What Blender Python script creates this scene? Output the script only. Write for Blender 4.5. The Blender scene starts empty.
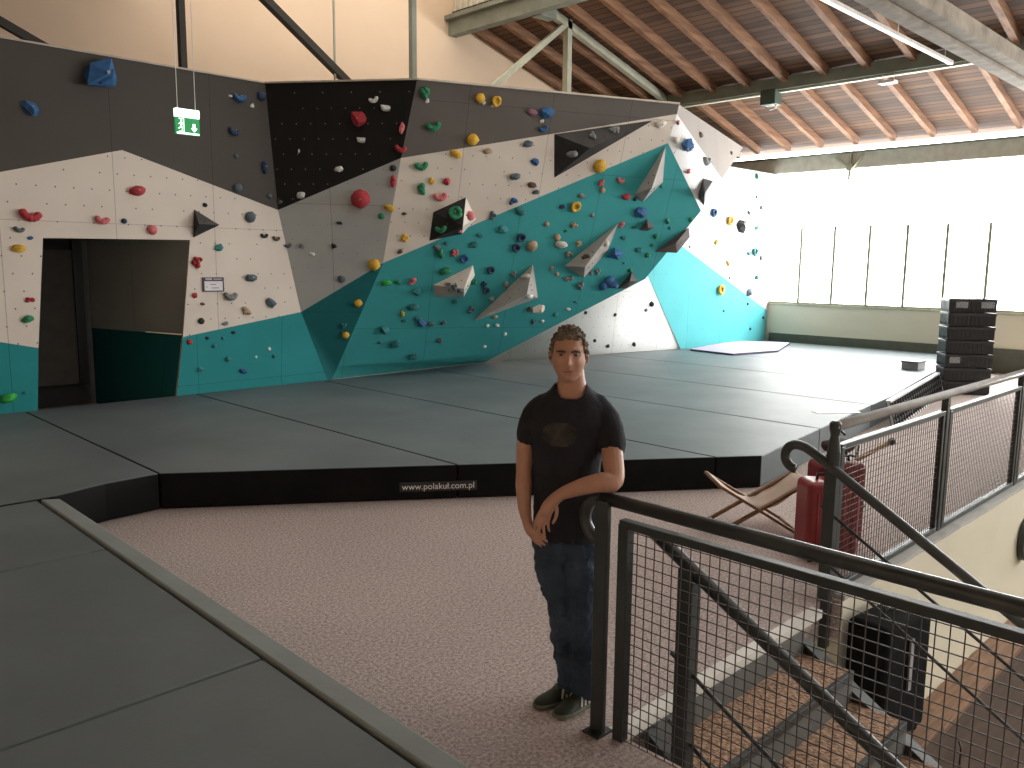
import bpy, bmesh, math, random
from mathutils import Vector, Matrix, noise
random.seed(7)
S = bpy.context.scene
C = S.collection
# ------------------------------------------------------------------ camera (1024 x 768 frame)
F, CX, CY = 830.0, 512.0, 384.0
H = 2.05
def _ray(p): return Vector(((p[0]-CX)/F, -(p[1]-CY)/F, -1.0))
_x = _ray((1367, 274)).normalized(); _y = _ray((-310, 257)).normalized()
_m = (_x+_y).normalized(); _d = (_x-_y).normalized()
_d = (_d-_m*_d.dot(_m)).normalized()
AX = (_m+_d)/math.sqrt(2); AY = (_m-_d)/math.sqrt(2); AZ = AX.cross(AY)
ROT = Matrix((AX, AY, AZ))                       # camera space -> hall space
EYE = Vector((0, 0, H))
cam = bpy.data.objects.new('camera', bpy.data.cameras.new('camera'))
C.objects.link(cam)
cam.matrix_world = Matrix.Translation(EYE) @ ROT.to_4x4()
cam.data.sensor_width = 36; cam.data.lens = F/1024*36; cam.data.clip_end = 200; cam.data.clip_start = .05
S.camera = cam
def rd(p): return (ROT @ _ray(p))
def on(p, axis, val):                            # where the sight line of a pixel meets an axis plane
    d = rd(p); t = (val-EYE[axis])/d[axis]; return EYE+d*t
def onp(p, P, n):
    d = rd(p); t = (P-EYE).dot(n)/d.dot(n); return EYE+d*t
# ------------------------------------------------------------------ world, light, exposure
S.view_settings.view_transform = 'Standard'; S.view_settings.look = 'None'
S.view_settings.gamma = 1; S.view_settings.use_curve_mapping = False
S.view_settings.exposure = 1.08
w = bpy.data.worlds.new('sky'); S.world = w; w.use_nodes = True
bg = w.node_tree.nodes['Background']; bg.inputs[0].default_value = (1.0, .99, .985, 1); bg.inputs[1].default_value = 9.0
S.cycles.max_bounces = 10; S.cycles.diffuse_bounces = 6; S.cycles.transparent_max_bounces = 16
S.cycles.use_denoising = True; S.cycles.sample_clamp_indirect = 8
XW, YG, XL, YB = 18.56, 13.2, -2.6, -13.0          # window wall, gable wall, left wall, wall behind
ZL = -3.2
def portal(loc, rot, sx, sy):
    l = bpy.data.lights.new('window_portal', 'AREA'); l.shape = 'RECTANGLE'; l.size = sx; l.size_y = sy
    l.cycles.is_portal = True
    o = bpy.data.objects.new('window_portal', l); o.location = loc; o.rotation_euler = rot; C.objects.link(o)
portal((XW+.1, -1.3, 2.73), (0, math.radians(90), 0), 3.1, 23)     # shines toward -X
portal((8.1, .1, 8.2), (0, 0, 0), 6.2, 26)                         # lantern glazing, shines down
sun = bpy.data.lights.new('sun', 'SUN'); sun.energy = 0.0; sun.angle = .05; sun.color = (1, .93, .82)
so = bpy.data.objects.new('sun', sun); C.objects.link(so)
SUN_DIR = Vector((-.80, .32, -.60))
so.rotation_euler = SUN_DIR.to_track_quat('-Z', 'Y').to_euler()

# ------------------------------------------------------------------ materials
MATS = {}
def nodes(m):
    m.use_nodes = True; nt = m.node_tree
    return nt, nt.nodes, nt.links, nt.nodes['Principled BSDF']
def mat(name, col, rough=.6, metal=0, var=.12, scale=6, bump=0, bscale=40, spec=.4, sheen=0, dark=None, coord='Object'):
    if name in MATS: return MATS[name]
    m = bpy.data.materials.new(name); nt, N, L, b = nodes(m)
    b.inputs['Roughness'].default_value = rough; b.inputs['Metallic'].default_value = metal
    b.inputs['Specular IOR Level'].default_value = spec
    if sheen: b.inputs['Sheen Weight'].default_value = sheen
    tc = N.new('ShaderNodeTexCoord')
    nz = N.new('ShaderNodeTexNoise'); nz.inputs['Scale'].default_value = scale; nz.inputs['Detail'].default_value = 6
    L.new(tc.outputs[coord], nz.inputs['Vector'])
    mx = N.new('ShaderNodeMix'); mx.data_type = 'RGBA'
    c = Vector(col)
    lo = Vector(dark) if dark else c*(1-var)
    hi = c*(1+var)
    mx.inputs[6].default_value = (*lo, 1); mx.inputs[7].default_value = (min(hi[0],1), min(hi[1],1), min(hi[2],1), 1)
    cr = N.new('ShaderNodeMapRange'); cr.inputs[1].default_value = .3; cr.inputs[2].default_value = .7
    L.new(nz.outputs[0], cr.inputs[0]); L.new(cr.outputs[0], mx.inputs[0]); L.new(mx.outputs[2], b.inputs['Base Color'])
    if bump:
        n2 = N.new('ShaderNodeTexNoise'); n2.inputs['Scale'].default_value = bscale; n2.inputs['Detail'].default_value = 4
        L.new(tc.outputs[coord], n2.inputs['Vector'])
        bp = N.new('ShaderNodeBump'); bp.inputs['Strength'].default_value = bump; bp.inputs['Distance'].default_value = .01
        L.new(n2.outputs[0], bp.inputs['Height']); L.new(bp.outputs[0], b.inputs['Normal'])
    MATS[name] = m
    return m
def panel_mat(name, col, dotcol, rough=.75, dots=True, grid=.2, rad=.045, seamx=1.25):
    """painted plywood: rows of bolt holes and fine sheet joints, in the panel's own metre UVs"""
    if name in MATS: return MATS[name]
    m = mat(name, col, rough, var=.05, scale=1.5, spec=.25); nt, N, L, b = nodes(m)
    base = b.inputs['Base Color'].links[0].from_socket
    uv = N.new('ShaderNodeUVMap'); sep = N.new('ShaderNodeSeparateXYZ'); L.new(uv.outputs[0], sep.inputs[0])
    def M(op, a, bb=None, c=None):
        n = N.new('ShaderNodeMath'); n.operation = op
        for i, v in enumerate((a, bb, c)):
            if v is None: continue
            if isinstance(v, (int, float)): n.inputs[i].default_value = v
            else: L.new(v, n.inputs[i])
        return n.outputs[0]
    u, v = sep.outputs[0], sep.outputs[1]
    row = M('FLOOR', M('DIVIDE', v, grid))
    fu = M('SUBTRACT', M('FRACT', M('ADD', M('DIVIDE', u, grid), M('MULTIPLY', M('MODULO', row, 2), .5))), .5)
    fv = M('SUBTRACT', M('FRACT', M('DIVIDE', v, grid)), .5)
    r = M('SQRT', M('ADD', M('MULTIPLY', fu, fu), M('MULTIPLY', fv, fv)))
    dot = M('LESS_THAN', r, rad if dots else -1)
    nz = N.new('ShaderNodeTexWhiteNoise'); cmb = N.new('ShaderNodeCombineXYZ')
    L.new(M('FLOOR', M('ADD', M('DIVIDE', u, grid), M('MULTIPLY', M('MODULO', row, 2), .5))), cmb.inputs[0]); L.new(row, cmb.inputs[1])
    L.new(cmb.outputs[0], nz.inputs['Vector'])
    dot = M('MULTIPLY', dot, M('GREATER_THAN', nz.outputs[0], .25))
    su = M('LESS_THAN', M('FRACT', M('DIVIDE', u, seamx)), .008/seamx)
    sv = M('LESS_THAN', M('FRACT', M('DIVIDE', v, 2.5)), .006/2.5)
    seam = M('MAXIMUM', su, sv)
    mx = N.new('ShaderNodeMix'); mx.data_type = 'RGBA'; L.new(dot, mx.inputs[0]); L.new(base, mx.inputs[6]); mx.inputs[7].default_value = (*dotcol, 1)
    m2 = N.new('ShaderNodeMix'); m2.data_type = 'RGBA'; L.new(M('MULTIPLY', seam, .6), m2.inputs[0]); L.new(mx.outputs[2], m2.inputs[6])
    m2.inputs[7].default_value = (*[c*.25 for c in col], 1)
    L.new(m2.outputs[2], b.inputs['Base Color'])
    return m
P_WHITE = panel_mat('cream_painted_plywood', (.68, .60, .53), (.12, .10, .09))
P_WHITE2 = panel_mat('white_painted_plywood', (.74, .74, .74), (.2, .2, .2))
P_DARK = panel_mat('dark_grey_plywood', (.075, .066, .058), (.3, .28, .25), dots=False)
P_BLACK = panel_mat('black_plywood', (.016, .015, .014), (.55, .52, .48), rad=.03)
P_GREYTOP = panel_mat('warm_grey_plywood', (.125, .108, .098), (.4, .38, .35), dots=False)
P_GREY = panel_mat('pale_grey_plywood', (.43, .435, .425), (.15, .15, .14), rad=.03)
P_TAUPE = panel_mat('taupe_plywood', (.30, .26, .235), (.15, .12, .1), dots=False)
P_OVER = panel_mat('overhang_teal_plywood', (.045, .31, .325), (.05, .14, .15), rad=.03)
P_TEAL = panel_mat('teal_plywood', (.016, .225, .24), (.04, .12, .12), rad=.03)
P_TEAL2 = panel_mat('aqua_plywood', (.10, .48, .52), (.05, .2, .2), rad=.03)
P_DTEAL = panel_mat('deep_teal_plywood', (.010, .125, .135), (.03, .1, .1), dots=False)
M_PLYEDGE = mat('plywood_edge', (.55, .48, .40), .8)
M_CREAM = mat('cream_plaster', (.80, .61, .45), .9, var=.03, scale=.8, bump=.1)
M_WINWALL = mat('white_plaster', (.72, .66, .52), .9, var=.03, scale=1.2, bump=.1)
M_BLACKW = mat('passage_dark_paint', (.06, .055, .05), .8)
M_MAT = mat('grey_mat_cover', (.125, .15, .16), .52, var=.16, scale=1.1, bump=.2, bscale=9, spec=.42)
M_MATE = mat('grey_edge_strip', (.21, .23, .22), .6, var=.08, scale=3, bump=.2, bscale=15)
M_MATSIDE = mat('black_mat_side', (.007, .007, .007), .7, var=.3, scale=3, bump=.3, bscale=8, spec=.15)
M_STEEL = mat('dark_green_grey_steel', (.05, .056, .056), .38, .35, var=.15, scale=8, spec=.5)
M_RAIL = mat('worn_grey_handrail', (.065, .07, .07), .36, .3, var=.2, scale=9)
M_WIRE = mat('mesh_wire', (.09, .08, .075), .45, .6, var=.1)
M_TRUSS = mat('grey_green_beam_paint', (.20, .215, .175), .6, var=.15, scale=4)
M_TRUSSD = mat('shaded_beam_paint', (.035, .03, .024), .6)  # darker copy of the beam paint, shade of backlit members in its colour
M_TRUSSL = mat('pale_lit_beam_paint', (.42, .42, .33), .6, var=.1, scale=4)  # paler copy of the beam paint, window light put into its colour
M_WOODG = mat('weathered_grey_timber', (.27, .225, .175), .8, var=.3, scale=5, bump=.4)
M_WHITE = mat('white_plastic', (.85, .85, .83), .4, var=.02)
M_BLACK = mat('black_plastic', (.02, .02, .022), .4, var=.2)

# carpet
def carpet():
    m = bpy.data.materials.new('beige_speckled_carpet'); nt, N, L, b = nodes(m)
    tc = N.new('ShaderNodeTexCoord'); b.inputs['Roughness'].default_value = .95; b.inputs['Specular IOR Level'].default_value = .1
    a = N.new('ShaderNodeTexNoise'); a.inputs['Scale'].default_value = 55; a.inputs['Detail'].default_value = 5; a.inputs['Roughness'].default_value = .7
    c = N.new('ShaderNodeTexNoise'); c.inputs['Scale'].default_value = .7
    L.new(tc.outputs['Object'], a.inputs['Vector']); L.new(tc.outputs['Object'], c.inputs['Vector'])
    r = N.new('ShaderNodeValToRGB'); r.color_ramp.elements[0].position = .36; r.color_ramp.elements[0].color = (.34, .27, .25, 1)
    r.color_ramp.elements[1].position = .64; r.color_ramp.elements[1].color = (.80, .68, .64, 1)
    L.new(a.outputs[0], r.inputs[0])
    mx = N.new('ShaderNodeMix'); mx.data_type = 'RGBA'; mx.blend_type = 'MULTIPLY'; mx.inputs[0].default_value = .25
    L.new(r.outputs[0], mx.inputs[6]); L.new(c.outputs[0], mx.inputs[7]); L.new(mx.outputs[2], b.inputs['Base Color'])
    bp = N.new('ShaderNodeBump'); bp.inputs['Strength'].default_value = .5; bp.inputs['Distance'].default_value = .006
    L.new(a.outputs[0], bp.inputs['Height']); L.new(bp.outputs[0], b.inputs['Normal'])
    return m
M_CARPET = carpet()
def plank_mat():
    m = bpy.data.materials.new('brown_roof_boards'); nt, N, L, b = nodes(m); b.inputs['Roughness'].default_value = .8
    tc = N.new('ShaderNodeTexCoord'); sep = N.new('ShaderNodeSeparateXYZ'); L.new(tc.outputs['Object'], sep.inputs[0])
    def M(op, a, bb=None):
        n = N.new('ShaderNodeMath'); n.operation = op
        for i, v in enumerate((a, bb)):
            if v is None: continue
            if isinstance(v, (int, float)): n.inputs[i].default_value = v
            else: L.new(v, n.inputs[i])
        return n.outputs[0]
    q = M('DIVIDE', sep.outputs[0], .14)
    gap = M('LESS_THAN', M('FRACT', q), .14)
    wn = N.new('ShaderNodeTexWhiteNoise'); wn.noise_dimensions = '1D'; L.new(M('FLOOR', q), wn.inputs['W'])
    nz = N.new('ShaderNodeTexNoise'); nz.inputs['Scale'].default_value = 1; nz.inputs['Detail'].default_value = 5
    mp = N.new('ShaderNodeMapping'); mp.inputs['Scale'].default_value = (18, 1.6, 1); L.new(tc.outputs['Object'], mp.inputs[0]); L.new(mp.outputs[0], nz.inputs['Vector'])
    s = M('MULTIPLY', M('ADD', wn.outputs[0], nz.outputs[0]), .5)
    r = N.new('ShaderNodeValToRGB'); r.color_ramp.elements[0].position = .2; r.color_ramp.elements[0].color = (.05, .024, .013, 1)
    r.color_ramp.elements[1].position = .8; r.color_ramp.elements[1].color = (.19, .092, .044, 1)
    L.new(s, r.inputs[0])
    mx = N.new('ShaderNodeMix'); mx.data_type = 'RGBA'; L.new(gap, mx.inputs[0]); L.new(r.outputs[0], mx.inputs[6]); mx.inputs[7].default_value = (.02, .01, .007, 1)
    L.new(mx.outputs[2], b.inputs['Base Color'])
    return m
M_PLANK = plank_mat()
def grain(name, a, c, sc=(3, 40, 40)):
    m = bpy.data.materials.new(name); nt, N, L, b = nodes(m); b.inputs['Roughness'].default_value = .7
    tc = N.new('ShaderNodeTexCoord'); mp = N.new('ShaderNodeMapping'); mp.inputs['Scale'].default_value = sc
    nz = N.new('ShaderNodeTexNoise'); nz.inputs['Scale'].default_value = 1; nz.inputs['Detail'].default_value = 6
    r = N.new('ShaderNodeValToRGB'); r.color_ramp.elements[0].position = .3; r.color_ramp.elements[0].color = (*a, 1)
    r.color_ramp.elements[1].position = .7; r.color_ramp.elements[1].color = (*c, 1)
    L.new(tc.outputs['Object'], mp.inputs[0]); L.new(mp.outputs[0], nz.inputs['Vector']); L.new(nz.outputs[0], r.inputs[0]); L.new(r.outputs[0], b.inputs['Base Color'])
    return m
M_RAFTER = grain('orange_brown_rafter_wood', (.16, .075, .04), (.35, .18, .095), (1.2, 14, 14))
M_OAK = grain('brown_stained_wood', (.16, .08, .04), (.30, .16, .08))
M_LWOOD = grain('light_wood', (.33, .2, .11), (.5, .33, .2))
M_DWOOD = grain('shaded_wood', (.06, .035, .022), (.12, .07, .045), (2, 12, 12))  # cabinet wood darkened, shade of the front face put into the colour
def coir():
    m = bpy.data.materials.new('brown_woven_tread'); nt, N, L, b = nodes(m); b.inputs['Roughness'].default_value = .85
    tc = N.new('ShaderNodeTexCoord'); mp = N.new('ShaderNodeMapping'); mp.inputs['Scale'].default_value = (130, 40, 60)
    v = N.new('ShaderNodeTexNoise'); v.inputs['Scale'].default_value = 1; v.inputs['Detail'].default_value = 2
    r = N.new('ShaderNodeValToRGB'); r.color_ramp.elements[0].position = .4; r.color_ramp.elements[0].color = (.16, .085, .05, 1)
    r.color_ramp.elements[1].position = .62; r.color_ramp.elements[1].color = (.62, .40, .26, 1)
    L.new(tc.outputs['Object'], mp.inputs[0]); L.new(mp.outputs[0], v.inputs['Vector']); L.new(v.outputs[0], r.inputs[0]); L.new(r.outputs[0], b.inputs['Base Color'])
    return m
M_COIR = coir()
def glass():
    m = bpy.data.materials.new('window_glass'); m.use_nodes = True; nt = m.node_tree; N = nt.nodes; L = nt.links
    N.remove(N['Principled BSDF']); out = N['Material Output']
    t = N.new('ShaderNodeBsdfTransparent'); t.inputs[0].default_value = (.96, .97, .96, 1)
    g = N.new('ShaderNodeBsdfGlossy'); g.inputs['Roughness'].default_value = .05
    mx = N.new('ShaderNodeMixShader'); mx.inputs[0].default_value = .06
    L.new(t.outputs[0], mx.inputs[1]); L.new(g.outputs[0], mx.inputs[2]); L.new(mx.outputs[0], out.inputs['Surface'])
    return m
M_GLASS = glass()
M_MILK2 = M_GLASS.copy(); M_MILK2.name = 'dimmed_roof_glass'  # tint only sets how much light comes through
for _n in M_MILK2.node_tree.nodes:
    if _n.type == 'BSDF_TRANSPARENT': _n.inputs[0].default_value = (.30, .295, .285, 1)
M_MILK = M_GLASS.copy(); M_MILK.name = 'milky_roof_glass'
for _n in M_MILK.node_tree.nodes:
    if _n.type == 'BSDF_TRANSPARENT': _n.inputs[0].default_value = (.36, .34, .315, 1)
def emit(name, col, s):
    m = bpy.data.materials.new(name); nt, N, L, b = nodes(m)
    b.inputs['Base Color'].default_value = (*col, 1); b.inputs['Emission Color'].default_value = (*col, 1); b.inputs['Emission Strength'].default_value = s
    return m

# ------------------------------------------------------------------ mesh helpers
def obj(name, bm, m, parent=None, smooth=False, bevel=0, seg=2):
    me = bpy.data.meshes.new(name); bm.normal_update(); bm.to_mesh(me); bm.free()
    o = bpy.data.objects.new(name, me); C.objects.link(o)
    for k in (m if isinstance(m, (list, tuple)) else [m]): me.materials.append(k)
    if parent: o.parent = parent
    if smooth:
        for p in me.polygons: p.use_smooth = True
    if bevel:
        b = o.modifiers.new('bevel', 'BEVEL'); b.width = bevel; b.segments = seg; b.limit_method = 'ANGLE'; b.angle_limit = math.radians(35)
    return o
def tag(o, label=None, cat=None, group=None, kind=None):
    if label: o['label'] = label
    if cat: o['category'] = cat
    if group: o['group'] = group
    if kind: o['kind'] = kind
    return o
def thing(name, label, cat, loc=(0, 0, 0), rotz=0, group=None):
    o = bpy.data.objects.new(name, None); o.empty_display_size = .1; C.objects.link(o); o.location = loc; o.rotation_euler = (0, 0, rotz)
    return tag(o, label, cat, group)
def box(bm, a, b, mi=0, M=None):
    xs = (min(a[0], b[0]), max(a[0], b[0])); ys = (min(a[1], b[1]), max(a[1], b[1])); zs = (min(a[2], b[2]), max(a[2], b[2]))
    v = [bm.verts.new((x, y, z)) for z in zs for y in ys for x in xs]
    if M:
        for q in v: q.co = M @ q.co
    for f in ((0, 2, 3, 1), (4, 5, 7, 6), (0, 1, 5, 4), (2, 6, 7, 3), (0, 4, 6, 2), (1, 3, 7, 5)):
        bm.faces.new([v[i] for i in f]).material_index = mi
    return v
def bx(a, b): bm = bmesh.new(); box(bm, a, b); return bm
def frame_at(d, up=None):
    d = d.normalized(); up = up or (Vector((0, 0, 1)) if abs(d.z) < .95 else Vector((0, 1, 0)))
    s = d.cross(up).normalized(); u = s.cross(d).normalized(); return s, u, d
def bar(bm, a, b, wd, hg, up=None, mi=0):
    """rectangular bar from a to b"""
    a = Vector(a); b = Vector(b); s, u, d = frame_at(b-a, up)
    v = []
    for p in (a, b):
        for (i, j) in ((-1, -1), (1, -1), (1, 1), (-1, 1)): v.append(bm.verts.new(p+s*i*wd/2+u*j*hg/2))
    for f in ((3, 2, 1, 0), (4, 5, 6, 7), (0, 1, 5, 4), (1, 2, 6, 5), (2, 3, 7, 6), (3, 0, 4, 7)): bm.faces.new([v[i] for i in f]).material_index = mi
def tube(bm, pts, r, n=10, cap=True, sx=1, up=None, mi=0):
    pts = [Vector(p) for p in pts]; k = len(pts); rs = r if isinstance(r, (list, tuple)) else [r]*k
    rings = []; prev = None
    for i, p in enumerate(pts):
        d = (pts[min(i+1, k-1)]-pts[max(i-1, 0)]).normalized()
        if prev is None: s, u, _ = frame_at(d, up)
        else:
            s = (prev-d*prev.dot(d))
            s = s.normalized() if s.length > 1e-5 else frame_at(d)[0]
            u = s.cross(d).normalized()
        prev = s
        rings.append([bm.verts.new(p+s*math.cos(2*math.pi*j/n)*rs[i]*sx+u*math.sin(2*math.pi*j/n)*rs[i]) for j in range(n)])
    for A, B in zip(rings, rings[1:]):
        for j in range(n): bm.faces.new((A[j], A[(j+1) % n], B[(j+1) % n], B[j])).material_index = mi
    if cap:
        bm.faces.new(rings[0][::-1]).material_index = mi; bm.faces.new(rings[-1]).material_index = mi
def prism(bm, pts, z0, z1, mi=0, side=None):
    a = [bm.verts.new((p[0], p[1], z0)) for p in pts]; b = [bm.verts.new((p[0], p[1], z1)) for p in pts]; n = len(pts)
    bm.faces.new(a[::-1]).material_index = mi; bm.faces.new(b).material_index = mi
    for i in range(n): bm.faces.new((a[i], a[(i+1) % n], b[(i+1) % n], b[i])).material_index = (mi if side is None else side)
def area2(p): return sum(p[i][0]*p[(i+1) % len(p)][1]-p[(i+1) % len(p)][0]*p[i][1] for i in range(len(p)))/2
def clip(poly, axis, lim, keep):                 # keep side: +1 above lim, -1 below
    out = []
    for i in range(len(poly)):
        a, b = poly[i], poly[(i+1) % len(poly)]
        ia, ib = (a[axis]-lim)*keep >= 0, (b[axis]-lim)*keep >= 0
        if ia: out.append(a)
        if ia != ib:
            t = (lim-a[axis])/(b[axis]-a[axis]); out.append((a[0]+t*(b[0]-a[0]), a[1]+t*(b[1]-a[1])))
    return out
def struct(name, bm, m, parent=None, **k):
    o = obj(name, bm, m, parent, **k)
    if not parent: o['kind'] = 'structure'
    return o
def text_mesh(s, size, m, parent, M, name='lettering', ext=.001):
    cu = bpy.data.curves.new('t', 'FONT'); cu.body = s; cu.size = size; cu.extrude = ext; cu.align_x = 'CENTER'; cu.align_y = 'CENTER'
    to = bpy.data.objects.new('t', cu); C.objects.link(to)
    dg = bpy.context.evaluated_depsgraph_get(); me = bpy.data.meshes.new_from_object(to.evaluated_get(dg))
    bpy.data.objects.remove(to); bpy.data.curves.remove(cu)
    me.materials.clear(); me.materials.append(m); me.transform(M)
    o = bpy.data.objects.new(name, me); C.objects.link(o); o.parent = parent; return o

# ------------------------------------------------------------------ hall shell
MZ = .31                                          # mat top
SLAB_Y = 2.06                                     # edge of the upper floor beside the stair void
bm = bmesh.new()
prism(bm, [(XL, YB), (2.74, YB), (2.74, 2.16), (4.92, 2.16), (4.92, SLAB_Y), (XW, SLAB_Y), (XW, YG), (XL, YG)], -.25, 0)
struct('floor', bm, M_CARPET)
struct('floor_lower', bx((2.74, YB, ZL-.1), (XW, SLAB_Y, ZL)), mat('lower_floor_grey', (.12, .1, .09), .6))
bm = bmesh.new(); box(bm, (4.92, SLAB_Y, ZL), (XW, SLAB_Y+.2, -.25)); box(bm, (4.92, SLAB_Y-.004, -.25), (XW, SLAB_Y, -.002))
struct('wall_stairwell', bm, M_WINWALL)
bm = bmesh.new(); box(bm, (2.6, YB, ZL), (2.74, 2.3, -.25)); box(bm, (2.74, 2.16, ZL), (4.92, 2.3, -.25))
struct('wall_under_floor', bm, M_WINWALL)
# lighter nosing strip at the top of the stair
struct('trim_1', bx((2.74, 2.085, -.045), (4.70, 2.158, .004)), mat('pale_stone_nosing', (.75, .72, .66), .5, var=.05))
struct('trim_4', bx((4.95, SLAB_Y, 0), (XW, SLAB_Y+.16, .03)), mat('grey_concrete_curb', (.45, .44, .42), .8, bump=.2))
# gable wall
struct('wall_far', bx((XL-.2, YG, ZL), (XW+.3, YG+.2, 9)), M_CREAM)
struct('wall_left', bx((XL-.2, YB, -.25), (XL, YG, 7)), M_CREAM)
struct('wall_back', bx((XL-.2, YB-.2, ZL), (XW+.3, YB, 9)), mat('grey_back_wall', (.6, .57, .52), .9))
# window wall
bm = bmesh.new()
box(bm, (XW, YB, ZL), (XW+.25, YG, 1.17)); box(bm, (XW, 10.15, 1.17), (XW+.25, YG, 4.3)); box(bm, (XW, YB, 1.17), (XW+.25, YB+.3, 4.3))
struct('wall_right', bm, M_WINWALL)
struct('trim_2', bx((XW-.03, YB+.3, 1.17), (XW+.28, 10.15, 1.215)), mat('sill_paint', (.42, .40, .30), .6))
bm = bmesh.new(); box(bm, (XW-.06, YB, 4.24), (XW+.25, YG, 4.58)); 
struct('trim_5', bx((XW-.14, YB, 4.582), (XW+.1, YG, 4.61)), M_TRUSS)
struct('trim_3', bm, mat('hazed_header_paint', (.62, .62, .54), .6))  # green-grey header lightened, window haze put into the colour
struct('baseboard_right', bx((XW-.03, 2.3, .0), (XW, 10.0, .5)), mat('dark_olive_dado', (.11, .11, .085), .7))
# mullions and panes: windows of four lights each
ys = [9.33-.796*k for k in range(-1, 28)]
n = 0
M_MULL = mat('mullion_paint', (.30, .31, .22), .6)
for k in range(0, len(ys)-4, 4):
    n += 1
    y1, y0 = ys[k], ys[k+4]
    bm = bmesh.new()
    for q in range(k, k+4): box(bm, (XW+.02, ys[q]-.028, 1.215), (XW+.055, ys[q]+.028, 3.0))
    wo = struct(f'window_{n}', bm, M_MULL)
    struct('window_sash_rail', bx((XW+.04, y0, 1.215), (XW+.09, y1, 1.26)), M_MULL, wo)
    struct('window_pane', bx((XW+.06, y0, 1.22), (XW+.068, y1, 4.24)), M_GLASS, wo)
# roof
def zr(x): return 4.86+.283*(XW-x) if x > 8.1 else 4.86+.283*(x-(2*8.1-XW))
roof = bpy.data.objects.new('ceiling', None); C.objects.link(roof); roof['kind'] = 'structure'
def slope(name, xa, xb, ya, yb, m, dz=0, th=.05):
    bm = bmesh.new(); v = []
    for x in (xa, xb):
        for y in (ya, yb):
            for z in (0, th): v.append(bm.verts.new((x, y, zr(x)+dz+z)))
    for f in ((0, 2, 6, 4), (1, 5, 7, 3), (0, 1, 3, 2), (4, 6, 7, 5), (0, 4, 5, 1), (2, 3, 7, 6)): bm.faces.new([v[i] for i in f])
    bmesh.ops.recalc_face_normals(bm, faces=bm.faces)
    return obj(name, bm, m, roof)
slope('roof_boards', 11.2, XW+.3, YB, YG, M_PLANK)
slope('roof_boards', 5.0, -2.8, YB, YG, M_PLANK)
for k in range(24):
    y = 9.69+.79*4-.79*k
    if y > YG-.05: continue
    bm = bmesh.new(); bar(bm, (15.55, y, zr(15.55)-.075), (18.45, y, zr(18.45)-.075), .095, .15); obj('rafter', bm, M_RAFTER, roof)
    yy = y+.12
    bm = bmesh.new(); bar(bm, (11.25, yy, zr(11.25)-.085), (15.5, yy, zr(15.5)-.085), .11, .17); obj('rafter', bm, M_RAFTER, roof)
bm = bmesh.new(); xa = 15.42
box(bm, (xa-.07, YB, 5.47), (xa+.07, YG, 5.70)); box(bm, (xa+.0, YB, 5.43), (xa+.12, YG, 5.475), 1)
obj('purlin', bm, [M_TRUSS, M_TRUSSL], roof)
bm = bmesh.new(); box(bm, (11.1, YB, 6.52), (11.3, YG, 6.80)); box(bm, (11.0, YB, 6.80), (11.32, YG, 6.88)); obj('purlin', bm, M_TRUSS, roof)
bm = bmesh.new(); box(bm, (4.9, YB, 6.52), (5.1, YG, 6.85)); obj('purlin', bm, M_TRUSS, roof)
M_PALE = mat('pale_lantern_cladding', (.62, .58, .48), .7)
bm = bmesh.new()
box(bm, (11.25, YB, 6.88), (11.3, YG, 8.15)); box(bm, (4.9, YB, 6.85), (4.95, YG, 8.15))
yy = YB
while yy < YG: box(bm, (11.2, yy, 6.88), (11.25, yy+.03, 8.1)); yy += .16
obj('lantern_cladding', bm, M_PALE, roof)
bm = bmesh.new()
for k in range(12): box(bm, (4.9, YB+k*2-.04, 8.1), (11.3, YB+k*2+.04, 8.18))
obj('lantern_glazing_bar', bm, M_TRUSS, roof)
obj('lantern_glass', bx((4.9, 9.5, 8.18), (11.3, YG, 8.19)), M_MILK, roof)
obj('lantern_glass', bx((4.9, YB, 8.18), (11.3, 9.49, 8.19)), M_MILK2, roof)  # unseen glazing added overhead to brighten the floor
bm = bmesh.new(); box(bm, (-2.8, YB, 4.3), (XL, YG, 4.9)); obj('eaves_board', bm, M_TRUSS, roof)

# truss just behind the climbing wall
TY = 11.02
tr = thing('roof_truss', 'grey green steel roof truss rising behind the top of the climbing wall', 'truss', (8.1, TY, 4.3))
def tm(name, a, b, w_, h_, m=M_TRUSS, y=TY):
    bm = bmesh.new(); bar(bm, (a[0]-8.1, y-TY, a[1]-4.3), (b[0]-8.1, y-TY, b[1]-4.3), w_, h_, Vector((0, 1, 0)))
    o = obj(name, bm, m, tr); return o
tm('top_chord', (11.1, zr(11.1)-.13), (18.5, zr(18.5)-.13), .14, .12, M_TRUSSL)
tm('top_chord', (5.1, zr(11.1)-.13), (-2.4, zr(-2.4)-.13), .14, .12, M_TRUSSL)
tm('bottom_chord', (-2.4, 4.18), (18.4, 4.18), .14, .12)
tm('web_post', (12.2, 6.62), (12.2, 4.2), .12, .12, M_TRUSSL); tm('web_post', (8.53, 8.0), (8.53, 4.2), .09, .09); tm('web_post', (4.79, 6.6), (4.79, 4.2), .08, .10, M_TRUSSD)
tm('web_brace', (12.15, 6.55), (9.2, 4.3), .10, .09, M_TRUSSL); tm('web_brace', (4.4, 6.72), (7.8, 4.4), .10, .12, M_TRUSSD)
tm('web_brace', (4.4, 3.95), (.7, 5.6), .09, .09, M_TRUSSD); tm('tie_rod', (7.08, 7.9), (7.08, 4.3), .025, .025, M_TRUSSL)
# bracket blob on the chord head
bm = bmesh.new(); box(bm, (-.22, -.12, -.22), (.22, .12, .12)); obj('gusset_plate', bm, M_TRUSS, tr, bevel=.02).location = (11.5-8.1, -.05, 6.72-4.3)
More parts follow.
